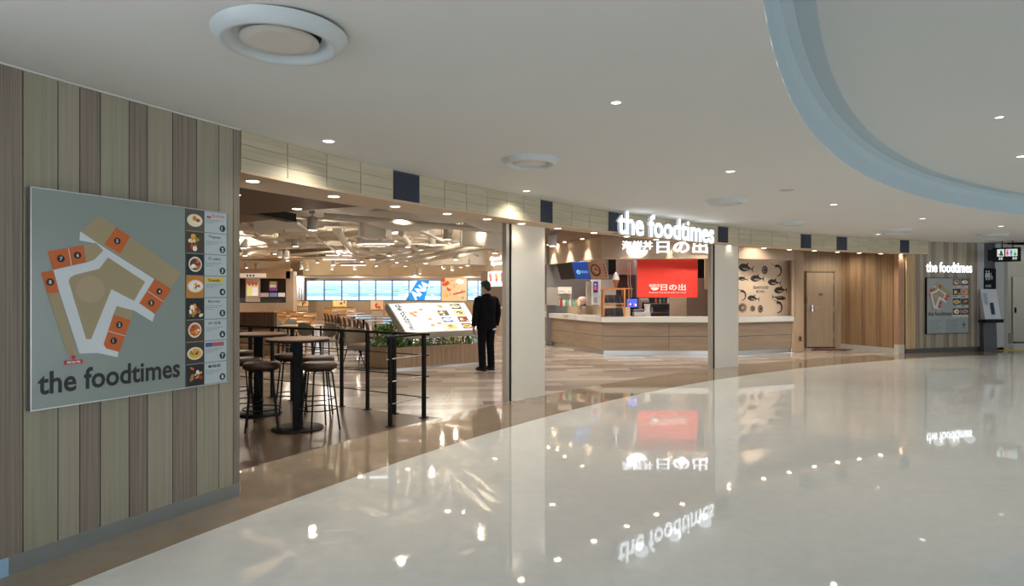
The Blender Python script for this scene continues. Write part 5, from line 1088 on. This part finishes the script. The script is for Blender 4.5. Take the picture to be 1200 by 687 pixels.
# booth partition
pb = thing('booth_partition', 'dark slatted wooden partition with lighter drawers below, behind the bar tables', 'partition', (X(300, 14.5), 14.5, 0))
x0, x1 = X(262, 14.5), X(321.5, 14.5); z0, z1 = Z(386.5, 14.5), Z(366.5, 14.5); WBK = wood('walnut_slat', (.10, .058, .035), (.15, .09, .055), 'z', .5)
MB().box(((x0 + x1) / 2, 14.6, (z0 + z1) / 2), (x1 - x0, .1, z1 - z0)).build('panel', MC['joint_shadow'], pb)
n_ = 16
for i in range(n_): MB().box((x0 + (x1 - x0) * (i + .5) / n_, 14.53, (z0 + z1) / 2), ((x1 - x0) / n_ - .012, .04, z1 - z0)).build('slat', WBK, pb)
for z_0, z_1 in ((.05, .30), (.31, z0)): MB().box(((x0 + x1) / 2, 14.6, (z_0 + z_1) / 2), (x1 - x0, .2, z_1 - z_0 - .01), bev=.004).build('drawer_front', wood('drawer_wood', (.30, .18, .10), (.40, .26, .15), 'x', .5), pb)
MB().box(((x0 + x1) / 2, 14.6, z1 + .012), (x1 - x0 + .04, .24, .025)).build('cap_board', wood('cap_wood', (.40, .22, .10), (.5, .3, .15), 'x', .5), pb)

# ------------------------------------------------------------------ chairs and tables
def legs4(t, w_, d_, h_, r, m, splay=.04, name='leg'):
    for sx in (-1, 1):
        for sy in (-1, 1): MB().tube([(sx * w_, sy * d_, h_), (sx * (w_ + splay), sy * (d_ + splay), 0)], [r * 1.1, r * .8], 6).build(name, m, t)
def shell_back(r, z0, z1, th, tilt, n=10, m_=7, arcw=1.1):
    mb = MB(); vs = []
    for j in range(m_ + 1):
        f = j / m_; z = z0 + (z1 - z0) * f; wv = math.sqrt(max(.02, 1 - (2 * f - 1) ** 4)) * arcw
        for i in range(n + 1): a = PI / 2 + (i / n - .5) * wv * 1.3; vs.append((r * math.cos(a), r * math.sin(a) * .75 + tilt * f, z))
    fs = [(j * (n + 1) + i, j * (n + 1) + i + 1, (j + 1) * (n + 1) + i + 1, (j + 1) * (n + 1) + i) for j in range(m_) for i in range(n)]
    mb.add(vs, fs, 0, True); mb.add([(x * (1 + th / r), y * (1 + th / r) , z) for x, y, z in vs], [f[::-1] for f in fs], 0, True)
    N = (n + 1) * (m_ + 1)
    for j in range(m_): 
        for i in (0, n): a = j * (n + 1) + i; b = a + n + 1; mb.f.append([a, b, b + N, a + N]); mb.m.append(0); mb.sm.append(False)
    for i in range(n): 
        for j in (0, m_): a = j * (n + 1) + i; b = a + 1; mb.f.append([a, b, b + N, a + N]); mb.m.append(0); mb.sm.append(False)
    return mb
GF = mat('grey_olive_fabric', (.20, .19, .15), .8, scale=40); WDK = mat('dark_wood', (.035, .022, .016), .4)
def rback(label, fab, lm):
    t = thing('dining_chair', label, 'chair'); MB().lathe((0, 0, 0), [(.16, .42), (.215, .435), (.225, .46), (.20, .485), (.1, .49)], 16).build('seat', fab, t)
    shell_back(.24, .52, .84, .025, .05).build('backrest', fab, t); legs4(t, .16, .16, .43, .017, lm, .04)
    MB().tube([(-.19, .15, .45), (-.19, .22, .62)], .012, 6).build('back_post', lm, t); MB().tube([(.19, .15, .45), (.19, .22, .62)], .012, 6).build('back_post', lm, t); MB().tube([(-.18, -.18, .2), (.18, -.18, .2)], .01, 6).build('stretcher', lm, t); MB().tube([(-.18, .18, .2), (.18, .18, .2)], .01, 6).build('stretcher', lm, t); return t
g1 = rback('rounded grey-olive backed chair with dark wooden legs, behind the right bar table', GF, WDK); place(g1, (X(382, 13.9), 13.9, 0), 2.9 + PI)
dup(g1, (X(362, 14.4), 14.4, 0), PI - .2, 'rounded grey-olive backed chair with dark wooden legs, left neighbour of the one by the rail', 'rounded grey chairs'); g1['group'] = 'rounded grey chairs'
tb = thing('dining_table', 'low dining table with dark legs between the bar tables and the grey chairs', 'table', (X(345, 14.6), 15.0, 0)); q = WM[tb].translation
MB().box(q + Vector((0, 0, .72)), (.9, .7, .03), bev=.01).build('tabletop', wood('table_pale', (.45, .33, .20), (.6, .46, .30), 'x', .4), tb); 
for sx in (-1, 1):
    for sy in (-1, 1): MB().box(q + Vector((sx * .4, sy * .3, .35)), (.04, .04, .70)).build('leg', WDK, tb)
for i, (px, D, rz) in enumerate(((333, 15.3, 1.3), (336, 15.9, -.2))): dup(g1, (X(px, D), D, 0), rz, 'rounded grey chair %s' % ('at the left end of the low dining table near the partition', 'behind the low dining table near the partition')[i], 'rounded grey chairs')
# armchair
ac = thing('armchair', 'low grey-beige shell armchair on black sled legs, beside the planter', 'armchair', (X(424, 12.9), 12.9, 0), PI / 2 - .4)
fab2 = mat('armchair_fabric', (.34, .275, .21), .85, scale=40)
A0 = Matrix.Identity(4); Wm = WM[ac]; L = lambda x, y, z: Wm @ Vector((x, y, z))
mb = shell_back(.33, .42, .80, .045, .03, 14, 7, 1.9); mb.v = [Wm @ v for v in mb.v]; mb.build('shell', fab2, ac)
mb = MB().lathe((0, 0, 0), [(.22, .36), (.30, .38), (.31, .44), (.27, .47), (.1, .475)], 18); mb.v = [Wm @ v for v in mb.v]; mb.build('seat', fab2, ac)
for s in (-1, 1): MB().tube([L(s * .24, -.10, .38), L(s * .27, -.30, .0), L(s * .27, .28, .0), L(s * .24, .18, .38)], .014, 6).build('leg', BLACK, ac)
# brown round-back row and tables with a bluish reflection painted on top
BF = mat('brown_rattan', (.10, .055, .034), .7, scale=50); b1 = rback('x', BF, WDK); b1['group'] = 'row of brown round-backed chairs'
for i in range(10):
    f = i / 9; D = 21.5 - 6.6 * f; x = X(388, 21.5) + (X(440, 14.9) - X(388, 21.5)) * f; lb_ = 'brown round-backed chair in the row beyond the rail, %s from the far left end' % ORD[i]
    place(b1, (x, D, 0), PI * .5 + .35, lb_) if i == 0 else dup(b1, (x, D, 0), PI * .5 + .35, lb_)
TT = mat('reflection_tint_top', (.30, .36, .42), .12, var=.02)  # window reflection put into the colour of the dark tabletops
def ltable(c, L_, W_, rz, label, m=TT, group='long dark tables reflecting the window', zt=.735):
    t = thing('dining_table', label, 'table', c, rz, group); Wt = WM[t]
    mb = MB().box((0, 0, zt - .015), (L_, W_, .03), bev=.004); mb.v = [Wt @ v for v in mb.v]; mb.build('tabletop', m, t)
    for s in (-1, 1):
        mb = MB().box((s * L_ * .3, 0, zt / 2 - .02), (.06, .06, zt - .06)).box((s * L_ * .3, 0, .012), (.4, .4, .02)); mb.v = [Wt @ v for v in mb.v]; mb.build('leg', BLACK, t)
    return t
for i, (px, D, L_) in enumerate(((395, 24, 1.5), (413, 21.4, 1.5), (424, 19.4, 1.5), (437, 17.6, 1.4), (446, 16.2, 1.3))): ltable((X(px, D) + .42, D, 0), L_ * .8, .65, .1, 'rectangular table with a bluish reflection coloured into its top beyond the brown chairs, %s from the left' % ORD[i])
# orange wooden dining sets
WOR = wood('orange_chair_wood', (.40, .20, .08), (.58, .33, .14), 'z', .45, 20); WOT = wood('orange_table_wood', (.48, .28, .13), (.64, .42, .22), 'x', .35, 12)
oc = thing('dining_chair', 'x', 'chair', group='orange wooden dining chairs in the crowded seating'); MB().box((0, 0, .44), (.42, .42, .04), bev=.012).build('seat', WOR, oc)
MB().box((0, .20, .72), (.40, .025, .16), bev=.01).build('backrest', WOR, oc); MB().box((0, .19, .54), (.38, .02, .05)).build('back_rail', WOR, oc)
for sx in (-1, 1):
    MB().tube([(sx * .18, -.18, .43), (sx * .19, -.19, 0)], [.02, .014], 5).build('leg', WOR, oc); MB().tube([(sx * .19, .22, .82), (sx * .18, .18, .43), (sx * .19, .20, 0)], [.016, .02, .014], 5).build('leg', WOR, oc)
sets = [(-6.1, 16.9), (-8.6, 17.6), (-7.0, 19.1), (-7.3, 21.3), (-9.0, 20.2), (-10.1, 21.2), (-8.9, 22.4), (-8.7, 24.7), (-11.5, 24.2), (-4.4, 26.5), (-7.4, 27.2), (-10.0, 27.6), (-12.6, 27.0), (-5.4, 30.0), (-8.4, 30.6), (-11.3, 31.0), (-3.0, 23.5), (-2.8, 29.5)]
first = True; RN = ['front', 'second', 'third', 'fourth', 'back']
srt = sorted(sets, key=lambda s: s[1])
for i, (x, y) in enumerate(srt):
    t = thing('dining_table', 'orange-brown wooden dining table in the crowded seating, %s counted from the front' % ORD[i], 'table', (x, y, 0), 0, 'orange wooden tables in the crowded seating'); q = Vector((x, y, 0))
    MB().box(q + Vector((0, 0, .72)), (1.15, .7, .035), bev=.01).build('tabletop', WOT, t); MB().box(q + Vector((0, 0, .36)), (.07, .07, .70)).build('post', BLACK, t); MB().box(q + Vector((0, 0, .015)), (.45, .45, .025)).build('foot', BLACK, t)
    for k, (dx, dy, rz) in enumerate(((-.3, -.50, PI), (.3, -.5, PI), (-.3, .5, 0), (.3, .5, 0))):
        lb_ = 'orange wooden chair, %s of the %s crowded table from the front' % (('near left seat', 'near right seat', 'far left seat', 'far right seat')[k], ORD[i]); p = (x + dx + rnd.uniform(-.04, .04), y + dy, 0)
        if first: place(oc, p, rz, lb_); first = False
        else: dup(oc, p, rz + rnd.uniform(-.1, .1), lb_)

# ------------------------------------------------------------------ bar tables and stools
TOPW = wood('bar_top_wood', (.13, .065, .032), (.20, .11, .06), 'x', .5, 20, spec=.25)
def bar_table(px, D, R, zt, label):
    x = X(px, D); c = Vector((x, D, 0)); t = thing('bar_table', label, 'table', c, group='round bar tables by the rail')
    MB().lathe(c, [(R - .01, zt - .028), (R, zt - .02), (R, zt - .004), (R - .006, zt)], 48).build('tabletop', TOPW, t); MB().lathe(c, [(R + .004, zt - .034), (R + .006, zt - .028), (R + .006, zt - .012), (R + .001, zt - .01)], 48, cap=False).build('edge_band', BLACK, t)
    MB().box(c + Vector((0, 0, zt / 2 - .01)), (.105, .105, zt - .04), .3, bev=.008).build('pedestal', BLACK, t); MB().lathe(c, [(.275, 0), (.28, .006), (.275, .014), (.06, .018)], 40).build('base_plate', BLACK, t); MB().box(c + Vector((0, 0, zt - .035)), (.3, .3, .012), .3).build('mount_plate', BLACK, t)
bar_table(349, 7.0, .335, 1.0, 'round high bar table with black square pedestal, the nearer one on the right'); bar_table(303, 7.85, .335, 1.0, 'round high bar table with black square pedestal, partly hidden by the left wall')
s0 = thing('bar_stool', 'x', 'stool', group='brown leather bar stools'); mb = MB().lathe((0, 0, 0), [(.10, .66), (.17, .662), (.196, .675), (.202, .70), (.198, .722), (.18, .735), (.12, .738), (.02, .735)], 28); mb.build('seat', LEATH, s0)
MB().lathe((0, 0, 0), [(.155, .652), (.16, .655), (.16, .664), (.05, .664)], 24).build('seat_plate', BLACK, s0)
for k in range(4):
    a = PI / 4 + k * PI / 2; c_, s_ = math.cos(a), math.sin(a); MB().tube([(.08 * c_, .08 * s_, .648), (.135 * c_, .135 * s_, .645), (.150 * c_, .150 * s_, .625), (.235 * c_, .235 * s_, 0)], [.0095] * 4, 8).build('leg', BLACK, s0)
MB().tube([(.199 * math.cos(2 * PI * k / 28), .199 * math.sin(2 * PI * k / 28), .23) for k in range(28)], .007, 6, closed=True).build('foot_ring', BLACK, s0)
for i, (px, D, rz, lb_) in enumerate(((307, 6.95, .35, 'in front of the left bar table, seat fully visible'), (373.5, 6.95, .75, 'at the right front of the nearer bar table, seat fully visible'), (372, 7.62, .2, 'directly behind the right front one'), (341, 7.95, .5, 'behind the nearer bar table, left of its pedestal'),
        (286, 7.45, .1, 'half hidden by the left wall, middle one'), (279, 8.35, .6, 'half hidden by the left wall, farthest one'))):
    p = (X(px, D), D, 0); lb2 = 'brown leather bar stool, ' + lb_; place(s0, p, rz, lb2) if i == 0 else dup(s0, p, rz, lb2)
# hand rail
rl = thing('guard_rail', 'black metal guard rail with cables along the edge of the dark bar floor', 'rail', (-1.06, 7.6, 0))
posts = [(-1.06, 7.60), (-1.46, 7.84), (-1.86, 8.13), (-2.25, 8.34), (-3.07, 8.82), (-3.44, 9.06), (-3.87, 9.34)]
for k, (x, y) in enumerate(posts + [(-1.37, 7.10)]):
    mb = MB().box((x, y, .50), (.022 if k else .03, .05, 1.0), -.55); mb.build('post', BLACK, rl); MB().box((x, y, .004), (.07, .09, .008), -.55).build('foot_plate', BLACK, rl)
line = [Vector((-.98, 7.55)), Vector((-4.6, 9.8))]
for z, r in ((1.005, .016), ): MB().tube([(-.99, 7.55, z), (-1.46, 7.84, z), (-2.25, 8.36, z), (-4.6, 9.82, z)], r, 6).build('top_bar', BLACK, rl); MB().tube([(-1.40, 7.05, z), (-1.06, 7.60, z)], r, 6).build('top_bar', BLACK, rl)
for z in (.755, .50, .247):
    MB().tube([(-.99, 7.55, z), (-1.46, 7.84, z), (-2.25, 8.36, z), (-4.6, 9.82, z)], .0065, 6).build('cable', BLACK, rl); MB().tube([(-1.40, 7.05, z), (-1.04, 7.66, z)], .0065, 6).build('cable', STEEL, rl)

# ------------------------------------------------------------------ planter with lit menu lectern
WPL = wood('planter_wood', (.34, .22, .14), (.50, .35, .23), 'z', .5, 40, .7)
pl = thing('planter', 'low wood clad planter box in front of the lit menu lectern', 'planter', (-1.6, 13, 0))
pc = [Vector((-2.95, 12.62)), Vector((-2.25, 12.27)), Vector((-.62, 13.46)), Vector((-.75, 14.3)), Vector((-2.95, 14.0))]
MB().prism([pc[0] + Vector((.03, .05)), pc[1] + Vector((0, .05)), pc[2] + Vector((-.05, .05)), pc[3], pc[4]], 0, .36).build('box', MC['joint_shadow'], pl)
for a, b, n_ in ((pc[0], pc[1], 7), (pc[1], pc[2], 18)):
    d = (b - a) / n_; e_ = d.normalized() * .002
    for i in range(n_): MB().wallseg(a + d * i + e_, a + d * (i + 1) - e_, .03, .40, .03).build('board', WPL, pl)
mb = MB(); mb.wallseg(pc[0] - Vector((.01, .01)), pc[1] - Vector((0, .015)), .40, .43, .05).wallseg(pc[1] - Vector((0, .015)), pc[2], .40, .43, .05); mb.build('rim', WPL, pl); MB().prism([pc[0] + Vector((.05, .1)), pc[1] + Vector((0, .1)), pc[2] + Vector((-.1, .1)), pc[3], pc[4]], .355, .37).build('soil', mat('soil', (.03, .02, .014), .95, scale=50), pl)
MB().wallseg(pc[0] + Vector((.0, .02)), pc[1] + Vector((0, .02)), 0, .03, .05).wallseg(pc[1] + Vector((0, .02)), pc[2] + Vector((-.02, .02)), 0, .03, .05).build('plinth', STEEL, pl)
LG = [mat('leaf_%d' % i, c, .45, var=.2, scale=30) for i, c in enumerate(((.10, .26, .05), (.17, .40, .08), (.28, .50, .15), (.05, .14, .03)))]
def bush(c, rx, ry, rz_, n_, seed, label, leaf=.05, name='boxwood_plant'):
    r = random.Random(seed); t = thing(name, label, 'plant', c, group='green plants in the planter'); mb = MB(); c = Vector(c); ms = MB()
    for i in range(n_):
        a, b = r.uniform(0, 2 * PI), r.uniform(-.2, 1) ; rr_ = r.uniform(.55, 1.05) * math.sqrt(max(0, 1 - b * b) + .08); p = c + Vector((rx * rr_ * math.cos(a), ry * rr_ * math.sin(a), rz_ * max(.05, b * r.uniform(.7, 1))))
        R = Matrix.Rotation(r.uniform(0, 6.3), 3, 'Z') @ Matrix.Rotation(r.uniform(-1, 1), 3, 'X'); s = leaf * r.uniform(.6, 1.2)
        mb.add([p + R @ Vector(v) for v in ((0, -s, 0), (s * .45, -s * .2, s * .12), (s * .35, s * .6, s * .05), (0, s, -s * .1), (-s * .35, s * .6, s * .05), (-s * .45, -s * .2, s * .12))], [(0, 1, 2, 3), (0, 3, 4, 5)], r.randrange(4))
    tag(mb.build('foliage', LG, t), kind='stuff')
    for i in range(6): a = r.uniform(0, 6.3); ms.tube([c, c + Vector((rx * .5 * math.cos(a), ry * .5 * math.sin(a), rz_ * .75))], [.008, .003], 5)
    ms.build('stem', mat('stem_brown', (.07, .05, .03), .7), t)
bush((-2.55, 12.75, .37), .30, .26, .55, 620, 1, 'tall bushy green shrub at the left end of the planter', .05, 'leafy_shrub')
bush((-2.38, 13.1, .37), .22, .2, .72, 260, 21, 'thin tall leafy shrub beside the left edge of the lit lectern', .05, 'leafy_shrub')
for i in range(8):
    f = (i + .6) / 8; p = pc[1] + (pc[2] - pc[1]) * f + Vector((-.10, .17)); bush((p.x, p.y, .37), .15, .14, .27, 230, 30 + i, 'low boxwood plant in the planter under the lectern, %s from the left' % ORD[i], .032)
# lectern
BL, BR, TLp, TRp = Vector((-2.08, 12.47, .735)), Vector((-.70, 13.38, .735)), Vector((-2.53, 12.95, 1.275)), Vector((-1.0, 13.99, 1.275))
BR = BL + (BR - BL).normalized() * 1.66; TRp = TLp + (BR - BL) * 1.06
TLp = TLp
lt = thing('menu_lectern', 'large white slanted lit menu and map lectern standing in the planter', 'sign', (-1.7, 13.3, .37)); ux = (BR - BL).normalized(); up_ = ((TLp + TRp) / 2 - (BL + BR) / 2); fl_ = Frame(BL, ux, up_)
fl_.uy = (up_ - ux * up_.dot(ux)).normalized(); fl_.n = fl_.ux.cross(fl_.uy)
if fl_.n.y > 0: fl_.n = -fl_.n
hgt = up_.length; sk = (TLp - BL).dot(ux); wid = (BR - BL).length
SC = lambda u, v: (u * (1 + .06 * v / hgt) + sk * v / hgt, v)     # the slight lean of the face
def q3(u, v, h): a, b = SC(u, v); return fl_.p(a, b, h)
case = mat('lectern_case', (.55, .53, .48), .4)
MB().hexa([q3(-.03, -.03, -.16), q3(-.03, -.03, -.004), q3(wid + .03, -.03, -.004), q3(wid + .03, -.03, -.16), q3(-.03, hgt + .03, -.16), q3(-.03, hgt + .03, -.004), q3(wid + .03, hgt + .03, -.004), q3(wid + .03, hgt + .03, -.16)]).build('case', case, lt)
LE = .88; split = wid * .53
class SP(Print):
    def poly(s, pts, m, h=None): return Print.poly(s, [SC(*p) for p in pts], m, h)
    def text(s, body, u, v, w, h, m, bold=.0, rot=0, ext=0, hh=None):
        n0 = len(s.mb.v); Print.text(s, body, u, v, w, h, m, bold, rot, ext, hh)
        for i in range(n0, len(s.mb.v)):
            d = s.mb.v[i] - s.fr.o; a, b, c = d.dot(s.fr.ux), d.dot(s.fr.uy), d.dot(s.fr.n); a, b = SC(a, b); s.mb.v[i] = s.fr.p(a, b, c)
        return s
P = SP(fl_); P.rect(0, 0, split - .02, hgt, pm(240, 246, 243, LE)); P.rect(split + .02, 0, wid - split - .02, hgt, pm(240, 246, 243, LE)); P.build('lit_face', lt)
P = SP(fl_); P.layer = 20; P.text('the foodtimes', .10, hgt * .97, hgt * .93, .15, pm(20, 26, 30), .03, rot=-PI / 2)
for u, v in ((.40, .62), (.34, .50), (.30, .58), (.55, .72), (.62, .36), (.76, .20), (.60, .14)): P.rect(u, v * hgt, .095, .085, pm(222, 120, 75, .7))
P.rect(.50, hgt * .1, .08, .02, pm(90, 100, 95, .3)); P.build('map_print', lt)
for r_ in range(4):
    for c_ in range(2):
        P = SP(fl_); P.layer = 24; u = split + .05 + c_ * (wid - split - .04) / 2; v = hgt * (.77 - .245 * r_); dish(P, u, v, .235, hgt * .20, r_ * 2 + c_ + 2, e=.45, bg=[(235, 240, 235), (60, 55, 45), (70, 60, 50), (225, 200, 90), (60, 80, 150), (120, 60, 40), (225, 180, 60), (150, 90, 60)][r_ * 2 + c_])
        P.ell(u + .29, v + .035, .016, .016, pm(40, 45, 45, .1), 10); P.rect(u + .25, v + hgt * .13, .07, .008, pm(110, 115, 115, .4)).rect(u + .25, v + hgt * .10, .05, .008, pm(150, 155, 155, .4)); P.build('dish_photo', lt)
MB().tube([q3(.1, .2, -.17), Vector((-2.1, 13.2, .37))], .04, 8).tube([q3(wid - .15, .2, -.17), Vector((-.95, 13.95, .37))], .04, 8).build('support', BLACK, lt)
a, b = SC(-.03, hgt * .78); mbx = MB(); c_ = fl_.p(a, b, -.08); mbx.ell(c_ - ux * .004, (.03, .03, .03)); mbx.build('side_badge', mat('badge_green', (.35, .6, .5), .5), lt)
# ------------------------------------------------------------------ the standing man
man_o = thing('person', 'person in a black suit and dark shoes seen from behind, looking at the lit lectern', 'person', (-.50, 12.27, 0), math.radians(36))
WP = WM[man_o]
def wbuild(mb, name, mats, vox=None, parent=None, smooth=2, kind=None):
    mb.v = [WP @ v for v in mb.v]; o = mb.build(name, mats, parent or man_o)
    if vox:
        r = o.modifiers.new('remesh', 'REMESH'); r.mode = 'VOXEL'; r.voxel_size = vox; r.use_smooth_shade = True
        s = o.modifiers.new('smooth', 'SMOOTH'); s.iterations = smooth; s.factor = .5
    return o
skin = mat('skin', (.50, .30, .21), .55, var=.06, spec=.35); suit = mat('black_suit', (.009, .009, .012), .85, var=.3, scale=60, spec=.1); hairm = mat('black_hair', (.008, .007, .007), .45, var=.4, scale=120)
b = MB(); UX = (1, 0, 0)
b.tube([(0, 0, .86), (0, 0, .95), (0, 0, 1.08), (0, .01, 1.22), (0, 0, 1.34), (0, 0, 1.42), (0, -.005, 1.46), (0, .0, 1.50)], [(.10, .09), (.165, .105), (.14, .095), (.165, .11), (.185, .105), (.13, .08), (.062, .062), (.055, .058)], 20, up=UX)
b.tube([(0, 0, 1.44), (0, .008, 1.50), (0, .02, 1.56)], [(.058, .06), (.053, .056), (.05, .05)], 14, up=UX)
for s in (-1, 1):
    b.tube([(s * .085, 0, .95), (s * .09, 0, .80), (s * .095, .01, .50), (s * .095, -.01, .36), (s * .095, -.02, .09), (s * .095, -.02, .05)], [(.09, .10), (.085, .09), (.055, .058), (.055, .062), (.036, .04), (.04, .045)], 14, up=UX)
    b.tube([(s * .095, -.06, .04), (s * .10, .02, .04), (s * .11, .15, .03)], [(.03, .035), (.033, .04), (.02, .035)], 10)
    b.tube([(s * .15, 0, 1.395), (s * .205, -.005, 1.36), (s * .235, -.015, 1.24), (s * .25, -.02, 1.12), (s * .258, .01, 1.0), (s * .258, .035, .875), (s * .256, .045, .84)], [(.05, .05), (.055, .055), (.047, .05), (.04, .042), (.038, .04), (.025, .032), (.022, .036)], 12, up=UX)
    # hand: palm, four fingers, thumb
    wx, wy, wz = s * .256, .045, .845
    b.tube([(wx, wy, wz), (wx, wy + .005, wz - .04), (wx - s * .004, wy + .008, wz - .088)], [(.016, .028), (.016, .042), (.012, .040)], 12, up=UX)
    for k, (oy, L_) in enumerate(((.033, .070), (.012, .080), (-.010, .074), (-.030, .058))):
        p0 = Vector((wx - s * .004, wy + .006 + oy, wz - .080)); p1 = p0 + Vector((-s * .006, .002, -L_ * .42)); p2 = p1 + Vector((-s * .016, .001, -L_ * .34)); p3 = p2 + Vector((-s * .020, 0, -L_ * .22))
        b.tube([p0, p1, p2, p3], [.0098, .0092, .0084, .0066], 8)
    q0 = Vector((wx - s * .006, wy + .030, wz - .025)); b.tube([q0, q0 + Vector((-s * .014, .022, -.028)), q0 + Vector((-s * .022, .028, -.058)), q0 + Vector((-s * .026, .026, -.078))], [.013, .0115, .010, .0075], 8)
HR = Matrix.Rotation(math.radians(22), 3, 'Z') @ Matrix.Rotation(math.radians(-12), 3, 'X'); HC = Vector((0, .02, 1.615))
Hd = lambda x, y, z: HC + HR @ Vector((x, y, z))
h = MB(); h.ell(HC, (.076, .095, .115), HR, 24)
h.ell(Hd(0, .018, -.052), (.056, .070, .062), HR, 20)       # jaw
h.tube([Hd(0, .088, .018), Hd(0, .105, -.008), Hd(0, .112, -.024), Hd(0, .09, -.034)], [.008, .011, .015, .008], 8)   # nose
h.ell(Hd(0, .078, -.098), (.022, .02, .018), HR, 12); h.ell(Hd(0, .088, -.060), (.024, .012, .007), HR, 12)           # chin, lips
for s in (-1, 1):
    h.ell(Hd(s * .078, -.004, -.008), (.010, .020, .032), HR, 12); h.ell(Hd(s * .030, .074, .022), (.020, .016, .007), HR, 10)   # ears, brow
b.add(h.v, h.f, 0, True)
body = wbuild(b, 'body', skin, .0055)
e = MB()
for s in (-1, 1): e.ell(Hd(s * .031, .0835, .004), (.013, .010, .008), HR, 12)
wbuild(e, 'eye', mat('eye_white', (.6, .6, .58), .2)); e = MB()
for s in (-1, 1): e.ell(Hd(s * .031, .0925, .004), (.005, .003, .005), HR, 10)
wbuild(e, 'iris', mat('iris', (.03, .02, .015), .2))
m_ = MB(); m_.ell(Hd(0, .058, -.050), (.062, .068, .052), HR, 20); 
for s in (-1, 1): m_.tube([Hd(s * .055, .085, -.03), Hd(s * .074, .03, -.012), Hd(s * .086, -.012, -.0)], .0018, 4)
wbuild(m_, 'face_mask', mat('mask_white', (.62, .65, .68), .8))
k_ = MB(); k_.ell(Hd(0, -.016, .022), (.086, .098, .108), HR, 24); k_.ell(Hd(0, -.052, -.020), (.070, .058, .075), HR, 18); k_.ell(Hd(0, .040, .085), (.066, .052, .036), HR, 16)
rh = random.Random(4)
for i in range(60):
    a, c = rh.uniform(0, 6.28), rh.uniform(.1, 1); p = Hd(.080 * math.cos(a) * math.sqrt(1 - c * c * .6), -.014 + .09 * math.sin(a) * math.sqrt(1 - c * c * .6), .02 + .10 * c); k_.tube([p, p + HR @ Vector((rh.uniform(-.015, .015), rh.uniform(-.02, .01), rh.uniform(-.02, .012)))], [.007, .002], 4)
wbuild(k_, 'hair', hairm, .006, None, 1)
j = MB(); j.tube([(0, -.005, .80), (0, -.005, .86), (0, 0, .96), (0, .0, 1.10), (0, .005, 1.24), (0, 0, 1.35), (0, -.005, 1.415), (0, -.008, 1.455), (0, .0, 1.475)], [(.212, .150), (.210, .150), (.200, .142), (.188, .130), (.202, .142), (.215, .136), (.185, .110), (.085, .085), (.070, .072)], 28, up=UX)
for s in (-1, 1):
    j.tube([(s * .13, 0, 1.39), (s * .20, -.005, 1.37), (s * .242, -.015, 1.25), (s * .262, -.022, 1.12), (s * .268, .008, 1.0), (s * .264, .036, .865)], [(.065, .07), (.072, .078), (.064, .072), (.058, .064), (.053, .060), (.046, .054)], 16, up=UX)
    j.tube([(s * .262 , -.03, 1.135), (s * .285, -.02, 1.10), (s * .262, .01, 1.06)], [.03, .032, .03], 8)
j.tube([(-.012, -.141, 1.30), (-.010, -.146, 1.05), (-.008, -.160, .82)], [.006, .005, .008], 6)
for z in (1.18, 1.02): j.tube([(-.12, -.10, z), (0, -.146, z - .02), (.13, -.10, z + .01)], [.004, .009, .004], 6)
j.tube([(.070 * math.cos(t), -.004 + .074 * math.sin(t), 1.462 + .014 * math.sin(t + PI)) for t in [PI * 2 * i / 20 for i in range(20)]], .014, 8, closed=True)
wbuild(j, 'suit_jacket', suit, .008)
c_ = MB(); c_.tube([(.060 * math.cos(t), .004 + .063 * math.sin(t), 1.492) for t in [PI * 2 * i / 20 for i in range(20)]], .012, 8, closed=True); wbuild(c_, 'shirt_collar', mat('white_shirt', (.7, .7, .7), .8))
c_ = MB(); c_.tube([(.06, -.140, .800), (.13, -.128, .795), (.185, -.075, .800)], [.016, .020, .014], 8, flat=.5); wbuild(c_, 'shirt_tail', MC['white_shirt'])
tr = MB(); tr.tube([(0, 0, 1.02), (0, 0, .92), (0, 0, .82)], [(.165, .115), (.185, .130), (.17, .12)], 20, up=UX)
for s in (-1, 1):
    tr.tube([(s * .085, 0, .93), (s * .092, 0, .78), (s * .098, .012, .50), (s * .10, -.008, .30), (s * .10, -.02, .10), (s * .10, -.015, .045)], [(.095, .115), (.092, .108), (.073, .085), (.070, .082), (.068, .080), (.072, .088)], 18, up=UX)
    for z in (.46, .52, .13, .08): tr.tube([(s * .10 - .07, -.03, z + .01), (s * .10, -.088, z), (s * .10 + .07, -.03, z + .015)], [.005, .010, .005], 6)
wbuild(tr, 'trousers', suit, .008)
for s in (-1, 1):
    sh_ = MB(); sh_.tube([(s * .095, -.098, .045), (s * .097, -.06, .05), (s * .10, .02, .048), (s * .108, .10, .038), (s * .112, .165, .026), (s * .113, .185, .02)], [(.026, .026), (.045, .038), (.046, .042), (.036, .048), (.024, .040), (.010, .02)], 14, up=(0, 0, 1))
    sh_.v = [Vector((v.x, v.y, max(v.z, .004))) for v in sh_.v]; o = wbuild(sh_, 'shoe', mat('shoe_dark', (.018, .013, .010), .3)); sl = MB(); sl.prism([(s * .105 + x * .046, y) for x, y in ((-.7, -.105), (.7, -.105), (1, 0), (1.05, .10), (.5, .18), (-.3, .18), (-.9, .10), (-1, 0))], 0, .018); wbuild(sl, 'sole', BLACK, None, o)
